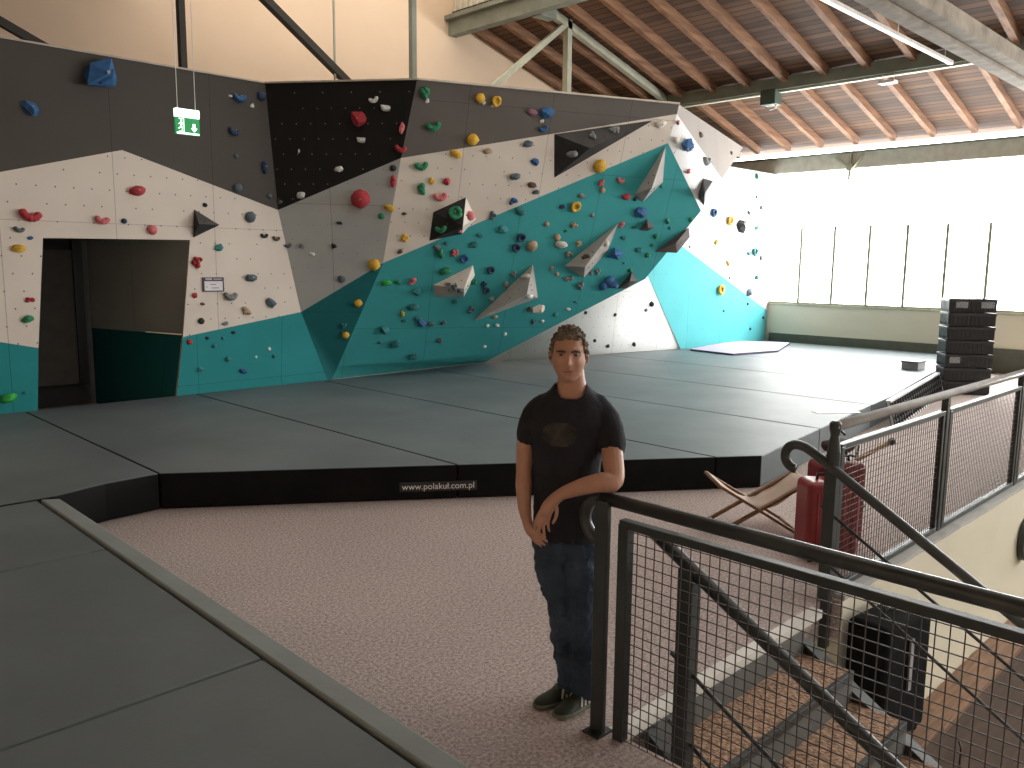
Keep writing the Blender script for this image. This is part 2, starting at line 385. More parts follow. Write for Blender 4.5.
# near timber tie beam and the pale conduit, both running across the hall
tb = thing('timber_tie_beam', 'weathered grey double timber beam crossing the top right of the hall', 'beam', (12, 3.4, 4.6))
for s in (-1, 1):
    bm = bmesh.new(); box(bm, (-14, -.085, -.09), (6.4, .085, .09)); obj('plank', bm, M_WOODG, tb, bevel=.008).location = (0, s*.09, -s*.02)
cd = thing('light_strip', 'long pale conduit hanging under the roof beside the timber beam', 'conduit', (12.6, 5.05, 5.35))
bm = bmesh.new(); box(bm, (-3.2, -.035, -.03), (2.2, .035, .03)); obj('housing', bm, mat('pale_metal', (.75, .72, .68), .4, .2), cd, bevel=.008)
bm = bmesh.new()
bm.free()
for x in (-2.4, 0, 1.9):
    bm = bmesh.new(); tube(bm, [(x, 0, .03), (x, 0, zr(12.6+x)-5.35)], .006, 6); obj('hanger_rod', bm, M_WHITE, cd)
# junction box and small lamps under the purlin
jb = thing('junction_box', 'dark green electrical box fixed under the roof purlin', 'box', tuple(on((771, 98), 0, xa)))
obj('housing', bx((-.14, -.16, -.14), (.14, .16, .14)), mat('dark_green_box', (.05, .08, .06), .5), jb, bevel=.015)
bm = bmesh.new(); tube(bm, [(0, -.1, -.14), (0, -.12, -.2), (.03, .02, -.22), (0, .12, -.16)], .012, 6); obj('cable_loop', bm, M_WHITE, jb, smooth=True)
sl = thing('roof_lamp', 'small white lamp fitting hanging below the purlin in the roof', 'lamp', tuple(on((888, 82), 0, xa)))
obj('housing', bx((-.1, -.14, -.03), (.1, .14, .02)), M_WHITE, sl, bevel=.01)
bm = bmesh.new()
bm.free()
for s in (-1, 1):
    bm = bmesh.new(); tube(bm, [(0, s*.1, .02), (0, s*.1, .2)], .006, 6); obj('hanger', bm, M_WHITE, sl)
wb = thing('window_bracket', 'pale steel bracket hanging from the window header beam', 'bracket', tuple(on((850, 166), 0, XW-.1)))
bm = bmesh.new(); bar(bm, (0, 0, .3), (0, 0, -.3), .05, .05); bar(bm, (0, -.3, .25), (0, 0, -.1), .04, .04); bar(bm, (0, .35, .22), (0, 0, -.05), .04, .04); box(bm, (-.05, -.06, -.1), (.05, .06, .05)); obj('strut', bm, M_TRUSSL, wb)

# ------------------------------------------------------------------ climbing walls
FACETS = []                                       # (panel phrase, [triangle], normal) for setting holds
def facet(name, pts, m, parent, phrase=None, thick=.04, tris=None, reg=True):
    pts = [Vector(p) for p in pts]; n = len(pts)
    tris = tris or [(0, i, i+1) for i in range(1, n-1)]
    cen = sum(pts, Vector())/n
    nn = Vector()
    for t in tris: nn += (pts[t[1]]-pts[t[0]]).cross(pts[t[2]]-pts[t[0]])
    nn.normalize()
    if nn.dot(EYE-cen) < 0: nn = -nn
    bm = bmesh.new(); uvl = bm.loops.layers.uv.new('UVMap')
    f = [bm.verts.new(p) for p in pts]; b = [bm.verts.new(p-nn*thick) for p in pts]
    side = nn.cross(Vector((0, 0, 1)));  side = -side.normalized(); up = side.cross(nn); up = up if up.z > 0 else -up
    faces = []
    for t in tris:
        for vs, flip in ((f, False), (b, True)):
            q = [vs[i] for i in t]
            nt = (q[1].co-q[0].co).cross(q[2].co-q[0].co)
            if (nt.dot(nn) > 0) == flip: q.reverse()
            faces.append(bm.faces.new(q)); faces[-1].smooth = True
        FACETS.append((phrase, [pts[i] for i in t], nn)) if reg else None
    for i in range(n):
        try: q = bm.faces.new((f[i], b[i], b[(i+1) % n], f[(i+1) % n])); q.material_index = 1
        except ValueError: pass
    for e in bm.edges:
        if any(not q.smooth for q in e.link_faces) or len(e.link_faces) < 2: e.smooth = False
    for fc in bm.faces:
        for l in fc.loops: l[uvl].uv = (l.vert.co.dot(side), l.vert.co.dot(up))
    return obj(name, bm, [m, M_PLYEDGE], parent)
YA = 10.75
def A(p): return on(p, 1, YA)
ZT = 4.46
left = thing('climbing_wall', 'upright left climbing wall, dark above and cream and teal around the doorway', 'climbing wall')
a_tl = Vector((-2.5, YA, ZT)); a_cr = Vector(A((265, 83.5))); a_cr.z = ZT
w0, w1, w2 = A((0, 172)), A((122, 150)), A((278, 210))
dl_t, dr_t = A((43, 238)), A((190, 240)); dl_m, dl_b = A((38.5, 348)), A((36, 414)); dr_m, dr_b = A((183, 337)), A((173, 396))
cr_m = A((301, 312)); cr_b = on((329, 379), 2, MZ-.02)
for v in (dl_b, dr_b): v.z = 0
cr_b.z = 0; cr_b = Vector((6.86, 10.86, 0))
wl = Vector((-2.5, YA, 2.5))
wt = Vector((-2.5, YA, 3.0))
facet('upper_panel', [a_tl, wt, w0, w1, w2, a_cr], P_DARK, left, 'dark upper left wall', tris=[(0, 1, 2), (0, 2, 3), (0, 3, 5), (3, 4, 5)])
facet('cream_panel', [w0, wt, Vector((-2.5, YA, 1.05)), A((0, 342)), dl_m, dl_t], P_WHITE, left, 'cream wall left of the doorway', tris=[(0, 1, 3), (1, 2, 3), (0, 3, 4), (0, 4, 5)])
facet('cream_panel', [w0, dl_t, dr_t, w1], P_WHITE, left, 'cream wall over the doorway', tris=[(0, 1, 3), (1, 2, 3)])
facet('cream_panel', [w1, dr_t, dr_m, cr_m, w2], P_WHITE, left, 'cream wall right of the doorway', tris=[(0, 1, 4), (1, 2, 3), (1, 3, 4)])
facet('teal_panel', [Vector((-2.5, YA, 1.05)), Vector((-2.5, YA, 0)), dl_b, dl_m, A((0, 342))], P_TEAL, left, 'teal foot left of the doorway')
facet('teal_panel', [dr_m, dr_b, cr_b, cr_m], P_TEAL, left, 'teal foot right of the doorway')
obj('top_batten', bx((-2.5, YA-.01, ZT), (a_cr.x, YA+.1, ZT+.02)), M_PLYEDGE, left)
# overhang plane
T1 = on((417, 80), 2, ZT); T2 = on((679, 104.5), 2, ZT); Bq = on((332, 378), 1, 10.86); CN = (T2-T1).cross(Bq-T1).normalized()
def CP(p): return onp(p, T1, CN)
c_g, c_w = CP((401, 158)), CP((383, 263)); Bq0 = Vector((Bq.x, Bq.y, 0))
corner = thing('climbing_wall', 'recessed corner climbing wall, black above, pale grey and deep teal below', 'climbing wall')
facet('black_panel', [a_cr, w2, c_g, T1], P_BLACK, corner, 'black corner panel', tris=[(0, 1, 2), (0, 2, 3)])
facet('grey_panel', [w2, cr_m, c_w, c_g], P_GREY, corner, 'pale grey corner panel', tris=[(0, 1, 2), (0, 2, 3)])
Bm = Vector((Bq.x, Bq.y, MZ-.004)); kb = CP((338, 366))
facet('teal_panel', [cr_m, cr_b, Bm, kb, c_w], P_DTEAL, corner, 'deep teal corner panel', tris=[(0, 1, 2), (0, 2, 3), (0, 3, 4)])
bm = bmesh.new(); bar(bm, a_cr+Vector((0, 0, .01)), T1+Vector((0, 0, .01)), .05, .02); obj('top_batten', bm, M_PLYEDGE, corner)
over = thing('climbing_wall', 'large overhanging climbing wall with a grey top, cream band and teal face', 'climbing wall')
Q = on((485, 362), 2, MZ); Q0 = Q.copy(); Q0.z = 0
cm, crr, ct = CP((645, 279)), CP((701, 211)), CP((668, 143))
gl, gr = c_g, CP((677, 114))
facet('grey_panel', [T1, gl, gr, T2], P_GREYTOP, over, 'grey top band of the overhang')
facet('cream_panel', [gl, c_w, ct, gr], P_WHITE, over, 'cream band of the overhang')
kq = CP((503, 352.5)); Qm = Vector((Q.x, Q.y, MZ-.004))
facet('teal_panel', [c_w, kb, Bm, Qm, kq, cm, crr, ct], P_OVER, over, 'teal overhang', tris=[(0, 1, 4), (0, 4, 5), (0, 5, 6), (0, 6, 7), (1, 2, 3), (1, 3, 4)])
V = on((743, 147.5), 2, ZT-.02); SN = (V-T2).cross(crr-T2).normalized()
def SP(p): return onp(p, T2, SN)
s_w1, s_w2, s_b, s_v = gr, SP((722, 179)), SP((716, 187)), SP((720.5, 184.6))
facet('cream_panel', [gr, ct, crr, s_b, s_w2], P_WHITE2, over, 'white head of the overhang')
facet('taupe_panel', [T2, gr, s_w2, V], P_TAUPE, over, 'taupe head of the overhang')
bm = bmesh.new(); bar(bm, T1+Vector((0, 0, .012)), T2+Vector((0, 0, .012)), .06, .024); obj('top_batten', bm, M_PLYEDGE, over)
bm = bmesh.new(); prism(bm, [(T1.x, T1.y+.12), (T2.x+.05, T2.y+.16), (V.x-.1, V.y+.1), (15.3, 10.2), (10.1, 10.95), (a_cr.x+.2, 10.82)], ZT-.03, ZT-.005); obj('top_deck', bm, M_PLYEDGE, over)
# back wall right of the overhang
back = thing('climbing_wall', 'far climbing wall beside the windows, white with an aqua foot', 'climbing wall')
Q2 = on((687, 348), 2, MZ); Q3 = Vector((XW-.04, on((766, 340), 2, MZ).y, MZ)); EN = (Q3-Q2).cross(Vector((0, 0, 1))).normalized()
def EP(p): return onp(p, Q2, EN)
pk = EP((646.6, 273)); Q20 = Vector((Q2.x, Q2.y, 0)); Q30 = Vector((Q3.x, Q3.y, 0))
facet('white_panel', [Qm, Vector((Q2.x, Q2.y, MZ-.004)), pk], P_WHITE2, back, 'white triangle under the overhang')
e1 = EP((681.7, 246)); e2 = EP((766, 310)); e2.x, e2.y = Q3.x, Q3.y
facet('aqua_panel', [Q20, Q30, e2, e1, EP((655, 230)), EP((600, 240)), EP((600, 300)), pk], P_TEAL2, back, 'aqua foot of the far wall', tris=[(0, 1, 2), (0, 2, 3), (0, 3, 7), (3, 4, 7), (4, 5, 7), (5, 6, 7)])
te = Vector((Q3.x, Q3.y, 4.25)); tl = EP((600, 165)); tl.z = 4.3
facet('white_panel', [e2, te, tl, EP((600, 240)), EP((655, 230)), e1], P_WHITE2, back, 'white far wall by the windows', tris=[(0, 1, 5), (1, 2, 5), (2, 4, 5), (2, 3, 4)])
facet('side_panel', [Vector((Q3.x+.0, Q3.y, 0)), Vector((Q3.x, Q3.y+.6, 0)), Vector((Q3.x, Q3.y+.6, 4.2)), Vector((Q3.x, Q3.y, 4.2))], P_WHITE2, back, reg=False)

# passage behind the doorway
M_PASS = panel_mat('passage_grey_green', (.36, .37, .34), (.1, .1, .1), dots=False)
pb = on((90, 380), 2, 0.31); pb = Vector((3.75, 12.7, 0))
struct('wall_passage_right', bx((0, 0, 0), (.01, .01, .01)), M_PASS)
bpy.data.objects.remove(bpy.data.objects['wall_passage_right'])
pas = bpy.data.objects.new('wall_passage', None); C.objects.link(pas); pas['kind'] = 'structure'
pt = on((88, 243), 0, 3.75)
jx0, jy0, jx1, jy1 = dr_t.x, YA+.04, on((90, 300), 1, 12.75).x, 12.75
zb = 1.1
facet('passage_wall_upper', [(jx0, jy0, zb), (jx0, jy0, 2.36), (jx1, jy1, 2.36), (jx1, jy1, zb)], M_PASS, pas, thick=.01, reg=False)
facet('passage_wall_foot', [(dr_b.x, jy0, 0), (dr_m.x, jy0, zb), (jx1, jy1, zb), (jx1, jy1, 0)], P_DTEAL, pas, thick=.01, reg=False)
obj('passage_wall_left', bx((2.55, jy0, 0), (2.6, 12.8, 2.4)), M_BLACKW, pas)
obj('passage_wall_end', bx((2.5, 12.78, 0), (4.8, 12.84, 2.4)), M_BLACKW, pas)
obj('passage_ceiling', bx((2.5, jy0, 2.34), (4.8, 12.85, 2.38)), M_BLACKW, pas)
dd = struct('door_1', bx((2.62, 12.70, 0.32), (jx1-.22, 12.76, 2.2)), mat('dark_door', (.10, .09, .08), .6))
struct('door_frame', bx((jx1-.22, 12.66, .3), (jx1-.1, 12.78, 2.34)), M_BLACK, dd)
lp = on((99, 243), 2, 2.31)
lm = thing('ceiling_lamp', 'small round white lamp on the ceiling just inside the doorway', 'lamp', tuple(lp))
bm = bmesh.new(); tube(bm, [(0, 0, .03), (0, 0, -.03)], .1, 20); obj('diffuser', bm, M_WHITE, lm, bevel=.01)
bm = bmesh.new(); tube(bm, [(0, 0, .035), (0, 0, .0)], .11, 20); obj('base_ring', bm, M_WHITE, lm)

# ------------------------------------------------------------------ crash mats
front = [(1.79, 6.68), (2.18, 6.80), (2.62, 6.84), (7.00, 3.78), (8.05, 3.93), (10.33, 4.25), (11.73, 4.42), (15.5, 5.1), (XW-.12, 5.1)]
region = front+[(XW-.12, 10.02), (15.32, 10.09), (10.08, 10.97), (6.82, 10.80), (-2.4, 10.70), (-2.4, 6.68)]
seams = [-2.5, 2.62, 4.66, 6.63, 8.70, 10.76, 12.82, 14.87, XW]
ML = ['grey crash mat before the doorway, left of the whole row', 'grey crash mat whose dark front meets the inner corner of the floor',
      'grey crash mat carrying the white web address on its black front', 'grey crash mat forming the corner of the row behind the man',
      'grey crash mat with a small white sheet lying on it', 'grey crash mat below the white triangle of the far wall',
      'grey crash mat under the aqua foot, third from the windows', 'pale lit crash mat closest to the windows']
M_MATTOP = M_MAT
for i in range(8):
    p = clip(clip(region, 0, seams[i]+.007, 1), 0, seams[i+1]-.007, -1)
    if area2(p) < 0: p.reverse()
    bm = bmesh.new(); prism(bm, p, 0.005, MZ, 0, 1)
    for f in bm.faces:
        c = f.calc_center_median(); f.normal_update()
        if abs(f.normal.z) < .5 and c.x > 7.3: f.material_index = 0
    o = obj('crash_mat', bm, [M_MAT, M_MATSIDE], bevel=.012, seg=2)
    tag(o, ML[i], 'mat', 'grey crash mats under the climbing wall')
# foreground mats left of the floor
fy = [6.66, 5.21, 3.25, 1.25, -.75]
FLb = ['grey floor mat at the left edge, just in front of the inner corner', 'grey floor mat in the left foreground, between two cross seams', 'nearest grey floor mat at the lower left corner', 'grey floor mat under the viewer']
for i in range(4):
    if i == 3: continue
    bm = bmesh.new(); prism(bm, [(-2.4, fy[i+1]+.007), (1.655, fy[i+1]+.007), (1.655, fy[i]-.007 if i else 6.64), (-2.4, fy[i]-.007 if i else 6.64)], .005, MZ)
    tag(obj('floor_mat', bm, M_MAT, bevel=.012), FLb[i], 'mat', 'grey floor mats in the left foreground')
bm = bmesh.new(); y0, y1 = .6, 6.62
v = [bm.verts.new(c) for y in (y0, y1) for c in ((1.672, y, .005), (1.672, y, MZ+.008), (1.80, y, MZ-.01), (1.86, y, .005))]
for f in ((0, 1, 2, 3), (7, 6, 5, 4), (0, 4, 5, 1), (1, 5, 6, 2), (2, 6, 7, 3), (3, 7, 4, 0)): bm.faces.new([v[k] for k in f])
bmesh.ops.recalc_face_normals(bm, faces=bm.faces)
tag(obj('edge_strip', bm, M_MATE, bevel=.012), 'long pale grey edge strip along the left foreground mats beside the carpet', 'mat edge')
# web address on the mat front
pa, pb_ = Vector((2.62, 6.84, 0)), Vector((7.0, 3.78, 0)); fd = (pb_-pa).normalized(); fn = Vector((fd.y, -fd.x, 0))
def frontpt(p): return onp(p, pa, fn)
tc0 = frontpt((438.5, 486)); tb_ = thing('web_banner', 'white web address lettering strip on the black front of the crash mats', 'sign', tuple(tc0+fn*.006))
TM = Matrix((fd, Vector((0, 0, 1)), fn)).transposed().to_4x4()
bm = bmesh.new(); box(bm, (-.34, -.042, -.002), (.34, .042, .002)); bm.transform(TM); obj('label_strip', bm, mat('charcoal_label', (.03, .03, .032), .5), tb_)
text_mesh('www.polaku\u0142.com.pl', .078, M_WHITE, tb_, Matrix.Translation(fn*.003) @ TM)
# loose things on the mats
wsh = on((836, 412), 2, MZ); bm = bmesh.new(); box(bm, (-.28, -.09, 0), (.28, .09, .004)); o = obj('paper_sheet', bm, M_WHITE); o.location = wsh+Vector((0, 0, .002)); o.rotation_euler = (0, 0, math.radians(-35)); tag(o, 'white paper sheet lying flat on the crash mats behind the far railing', 'paper')
q = [on(p, 2, MZ+.004) for p in ((690, 350.5), (733, 355.5), (778, 352), (790, 344), (735, 342))]
bm = bmesh.new(); prism(bm, [(a.x, a.y) for a in q][::-1] if area2([(a.x, a.y) for a in q]) < 0 else [(a.x, a.y) for a in q], MZ+.003, MZ+.04, 0, 1)
tag(obj('thin_mat', bm, [mat('lilac_foam', (.50, .36, .42), .7, dark=(.42, .42, .60), scale=.9), mat('purple_foam_edge', (.07, .06, .12), .7)]), 'thin lilac and pink mat with a dark edge lying under the aqua wall', 'mat')
bp = on((913, 369), 2, MZ); sb = thing('small_box', 'small grey box left on the mats beside the crate stack', 'box', tuple(bp))
obj('casing', bx((-.17, -.14, .002), (.17, .14, .13)), mat('grey_box', (.25, .25, .26), .5), sb, bevel=.01); obj('lid', bx((-.18, -.15, .13), (.18, .15, .15)), M_BLACK, sb)

# lattice panel leaning by the mat corner
la, lb = Vector((10.9, 4.22, 0)), Vector((14.6, 4.86, 0)); ld = (lb-la).normalized(); ln = Vector((ld.y, -ld.x, 0)); LL = (lb-la).length
lt = thing('lattice_panel', 'long black lattice panel leaning along the mat side before the crates', 'panel', tuple(la+ln*.06))
bm = bmesh.new()
def LP(u, z, d=0): return ld*u+Vector((0, 0, z))+ln*(.10-.10*z/.36+d)
k = 0.0
while k <= LL: bar(bm, LP(k, .0), LP(min(k+.0, LL), .34), .055, .02, ld); k += .16
for z in (.08, .16, .24): bar(bm, LP(0, z, .005), LP(LL, z, .005), .02, .04)
obj('lattice', bm, M_BLACK, lt)
bm = bmesh.new(); bar(bm, LP(0, .35), LP(LL, .35), .06, .03); bar(bm, LP(0, .015), LP(LL, .015), .04, .03); bar(bm, LP(0, 0), LP(0, .35), .03, .03); bar(bm, LP(LL, 0), LP(LL, .35), .03, .03)
obj('frame', bm, mat('grey_lattice_frame', (.55, .56, .56), .4), lt)

# crates: tall stack
cb = on((961, 393), 2, 0); cw, cdp, chh = .70, .42, .225
crot = math.radians(-54)
CR = ['lowest black slatted plastic crate of the tall stack', 'second black plastic crate from the bottom of the tall stack', 'third black plastic crate from the bottom of the tall stack',
      'fourth black plastic crate from the bottom, middle of the stack', 'black plastic crate third from the top of the stack', 'black plastic crate just below the top of the stack', 'topmost black plastic crate of the stack, pale label patches on its side']
def crate(i, z, ang):
    t = thing('plastic_crate', CR[i], 'crate', (cb.x, cb.y, z), crot+ang, 'stacked black crates')
    bm = bmesh.new(); W_, D_, h_ = cw/2, cdp/2, chh-.012
    box(bm, (-W_, -D_, 0), (W_, D_, .015))
    for sy in (-1, 1):
        for q in range(11):
            x = -W_+.02+q*(2*W_-.04)/10; box(bm, (x-.014, sy*D_-.012, .015), (x+.014, sy*D_+.012, h_))
        box(bm, (-W_, sy*D_-.008, .05), (W_, sy*D_+.008, .10)); box(bm, (-W_, sy*D_-.008, .14), (W_, sy*D_+.008, .19))
    for sx in (-1, 1):
        for q in range(7):
            y = -D_+.02+q*(2*D_-.04)/6; box(bm, (sx*W_-.012, y-.014, .015), (sx*W_+.012, y+.014, h_))
        box(bm, (sx*W_-.008, -D_, .05), (sx*W_+.008, D_, .19))
    for sy in (-1, 1): box(bm, (-W_, sy*D_-.002, .015), (W_, sy*D_+.002, h_))
    for sx in (-1, 1): box(bm, (sx*W_-.002, -D_, .015), (sx*W_+.002, D_, h_))
    obj('body', bm, M_BLACK, t)
    bm = bmesh.new()
    for sy in (-1, 1): box(bm, (-W_-.015, sy*D_-.02, h_-.04), (W_+.015, sy*D_+.02, h_))
    for sx in (-1, 1): box(bm, (sx*W_-.02, -D_, h_-.04), (sx*W_+.02, D_, h_))
    obj('rim', bm, mat('black_crate_rim', (.03, .03, .035), .3), t, bevel=.006)
    if i in (6, 2):
        bm = bmesh.new()
        bm.free()
        for xx in ((-.26, -.08), (.12, .32)) if i == 6 else ((-.3, -.14),):
          bm = bmesh.new(); box(bm, (xx[0], -D_-.016, .07), (xx[1], -D_-.013, .17))
          obj('label_patch', bm, mat('grey_label', (.25, .26, .27), .5, var=.5, scale=40), t)
for i in range(7): crate(i, .003+i*(chh+.002), random.uniform(-.03, .03))

# ------------------------------------------------------------------ stairs
st = thing('staircase', 'steel staircase with brown woven treads going down from the carpet edge', 'stairs', (3.8, 2.06, 0))
RX0, RX1 = 2.98-3.8, 4.44-3.8
for i in range(1, 11):
    z = -.18*i; ya = .02-.30*(i-1); yb = ya-.30
    obj('tread', bx((RX0, yb+.0, z-.035), (RX1, ya, z)), M_COIR, st)
    obj('nosing', bx((RX0, yb-.015, z-.045), (RX1-.001, yb+.012, z+.006)), M_STEEL, st, bevel=.004)
    obj('riser', bx((RX0, ya-.012, z), (RX1, ya, z+.14)), mat('grey_riser', (.13, .135, .13), .5), st)
for x0, x1, dz in ((RX0-.06, RX0, -.05), (RX1, RX1+.07, -.12)):
    bm = bmesh.new()
    pts = [(x0, .02, .0+dz), (x0, .02, -.42), (x0, -3.1, -2.30), (x0, -3.1, -1.87+dz)]
    a = [bm.verts.new(p) for p in pts]; b = [bm.verts.new((x1, p[1], p[2])) for p in pts]
    bm.faces.new(a); bm.faces.new(b[::-1])
    for k in range(4): bm.faces.new((a[k], b[k], b[(k+1) % 4], a[(k+1) % 4]))
    bmesh.ops.recalc_face_normals(bm, faces=bm.faces)
    obj('stringer', bm, M_STEEL, st)
bm = bmesh.new(); bar(bm, (RX1+.035, .02, -.115), (RX1+.035, -3.1, -1.985), .085, .012); obj('stringer_cap', bm, M_RAIL, st)

def guard(name, label, org, d, posts, length, top=1.05, panels=(), mesh_top=.96, mesh_bot=-.03, toprail=.028, ztop=1.09, rm=None):
    t = thing(name, label, 'railing', tuple(org))
    d = Vector(d)
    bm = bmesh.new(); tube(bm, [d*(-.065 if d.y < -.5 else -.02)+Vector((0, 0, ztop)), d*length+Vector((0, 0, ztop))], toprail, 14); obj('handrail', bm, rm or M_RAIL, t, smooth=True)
    for p in posts:
        bm = bmesh.new(); bar(bm, d*p+Vector((0, 0, 0)), d*p+Vector((0, 0, ztop)), .05, .06, d); obj('post', bm, M_STEEL, t, bevel=.006)
    for (a, b) in panels:
        P = lambda u, z: d*u+Vector((0, 0, z))
        bm = bmesh.new()
        bar(bm, P(a, mesh_top), P(b, mesh_top), .045, .035); bar(bm, P(a, mesh_bot), P(b, mesh_bot), .045, .04)
        bar(bm, P(a+.022, mesh_bot), P(a+.022, mesh_top), .05, .05, d); bar(bm, P(b-.018, mesh_bot), P(b-.018, mesh_top), .04, .04, d)
        fr = obj('panel_frame', bm, M_STEEL, t, bevel=.004)
        bm = bmesh.new(); nx = int((b-a-.08)/.043); nz = int((mesh_top-mesh_bot-.06)/.043)
        for q in range(nx+1):
            u = a+.04+q*(b-a-.08)/nx; bar(bm, P(u, mesh_bot+.01), P(u, mesh_top-.01), .0036, .0036)
        for q in range(nz+1):
            z = mesh_bot+.03+q*(mesh_top-mesh_bot-.06)/nz; bar(bm, P(a+.03, z), P(b-.03, z), .0036, .0036)
        obj('wire_mesh', bm, M_WIRE, fr)
    return t
def curl(bm, c, dirv, r, tr_, a0, a1, n=16):
    """hooked rail end; dirv horizontal, angles in its vertical plane"""
    pts = []
    for k in range(n+1):
        a = math.radians(a0+(a1-a0)*k/n); pts.append(c+Vector(dirv)*math.cos(a)*r+Vector((0, 0, 1))*math.sin(a)*r)
    tube(bm, pts, tr_, 12)
# near guard: runs level away from the post toward the lower right
ng = guard('guard_railing', 'near level grey guard railing with wire mesh that the man leans on', (2.72, 2.14, 0), (0, -1, 0), (), 3.6, panels=((.045, 3.3),), mesh_top=.975, mesh_bot=-.03, ztop=1.062, toprail=.029)
bm = bmesh.new(); bar(bm, (-.03, .035, .0), (-.03, .035, 1.06), .03, .07, Vector((0, 1, 0))); obj('post', bm, M_STEEL, ng, bevel=.006)
bm = bmesh.new(); curl(bm, Vector((0, .065, .962)), (0, 1, 0), .095, .028, 95, -100); obj('curled_end', bm, M_RAIL, ng, smooth=True)
bm = bmesh.new(); box(bm, (-.08, -.01, .0), (.02, .08, .01)); obj('foot_plate', bm, M_STEEL, ng)
# far guard along the floor edge
fg = guard('guard_railing', 'far grey guard railing with wire mesh along the floor edge', (4.86, 2.15, 0), (1, 0, 0), (1.92, 3.93, 5.95, 7.95), 12, panels=((.06, 1.87), (1.97, 3.88), (3.98, 5.9), (6.0, 7.9)), mesh_top=.97, mesh_bot=.05, ztop=1.105, toprail=.032, rm=mat('sunlit_grey_handrail', (.6, .6, .61), .35, .5))  # sunlit top and reflection put into a lighter rail colour
bm = bmesh.new(); bar(bm, (-.0, 0, -.3), (-.0, 0, .86), .075, .06, Vector((1, 0, 0))); tube(bm, [(0, 0, .84), (0, 0, .95), (0, 0, 1.0), (0, 0, 1.05), (0, 0, 1.09), (0, 0, 1.125), (0, 0, 1.14)], [.042, .042, .034, .026, .036, .036, .02], 14); obj('post', bm, M_STEEL, fg, bevel=.004)
# stair rails
def stair_rail(label, X, y0, z0, sl, L, post_ys, bars, hook):
    t = thing('stair_railing', label, 'railing', (X, y0, 0))
    e = Vector((0, -L, -L*sl))
    bm = bmesh.new(); P = [Vector((0, 0, z0)), Vector((0, 0, z0))+e]
    if hook:
        pts = []
        c = Vector((0, .055, z0-.075)); R_ = .078
        for k in range(15): a = math.radians(258-k*(258-62)/14); pts.append(c+Vector((0, -math.cos(a)*-1*R_, math.sin(a)*R_)))
        pts = [c+Vector((0, math.cos(math.radians(a))*R_, math.sin(math.radians(a))*R_)) for a in [300-360, 330-360, 0, 30, 60, 85]]
        pts = [c+Vector((0, math.cos(math.radians(a))*R_, math.sin(math.radians(a))*R_)) for a in range(-85, 100, 14)]
        P = pts+[Vector((0, 0, z0-.005)), Vector((0, -.06, z0-.036)), Vector((0, 0, z0))+e]
    tube(bm, P, .030, 14); obj('handrail', bm, M_RAIL, t, smooth=True)
    for py in post_ys:
        zt_ = z0-py*sl; bm = bmesh.new(); bar(bm, (0, -py, zt_-1.05), (0, -py, zt_), .075, .075, Vector((0, 1, 0))); obj('post', bm, M_STEEL, t, bevel=.005)
    for dz in bars:
        bm = bmesh.new(); tube(bm, [(0, -.12, z0-.12*sl-dz), (0, -L, z0-L*sl-dz)], .010, 8); obj('infill_bar', bm, M_RAIL, t, smooth=True)
    return t
stair_rail('near sloping stair handrail seen through the wire mesh', 2.95, 2.10, .885, .57, 2.6, (.20, 2.2), (.46, .78), False)
stair_rail('far sloping stair handrail ending in a curl beside the red suitcase', 4.84, 2.32, .955, .60, 2.7, (2.3,), (.28, .60), True)

# ------------------------------------------------------------------ round bulkhead lamp, cabinet, luggage
rl = thing('bulkhead_lamp', 'round white bulkhead lamp on the stairwell wall at the right edge', 'lamp', (9.0, SLAB_Y-.004, -.52))
bm = bmesh.new(); tube(bm, [(0, 0, 0), (0, -.07, 0), (0, -.10, 0)], [.2, .2, .17], 28); obj('diffuser', bm, M_WHITE, rl, smooth=False)
bm = bmesh.new(); tube(bm, [(0, 0, 0), (0, -.055, 0)], .215, 28); obj('base_ring', bm, M_STEEL, rl)
bx0 = 6.05
cab = thing('wooden_cabinet', 'tall brown wooden cabinet against the stairwell wall at the lower right', 'cabinet', (bx0, SLAB_Y-.23, ZL))
Hc = -1.32-ZL
obj('side_panel', bx((0, 0, 0), (.05, .22, Hc)), M_OAK, cab, bevel=.004)
obj('front_panel', bx((.05, 0, 0), (3.6, .03, Hc-.03)), M_DWOOD, cab)
obj('top', bx((-.02, -.03, Hc), (3.62, .225, Hc+.05)), M_OAK, cab, bevel=.006)
bm = bmesh.new(); tube(bm, [(.55, -.03, Hc-.5), (.55, -.05, Hc-.45), (.55, -.05, Hc-.25), (.55, -.03, Hc-.2)], .008, 8); obj('handle', bm, M_RAIL, cab, smooth=True)
led = thing('wooden_counter', 'brown counter below the railing that carries the black suitcase', 'counter', (4.95, 1.64, ZL))
obj('top', bx((0, 0, 2.24), (.85, .41, 2.275)), M_OAK, led, bevel=.005); obj('front_panel', bx((.03, .03, 0), (.82, .06, 2.24)), M_DWOOD, led); obj('side_panel', bx((.03, .06, 0), (.06, .40, 2.24)), M_OAK, led)

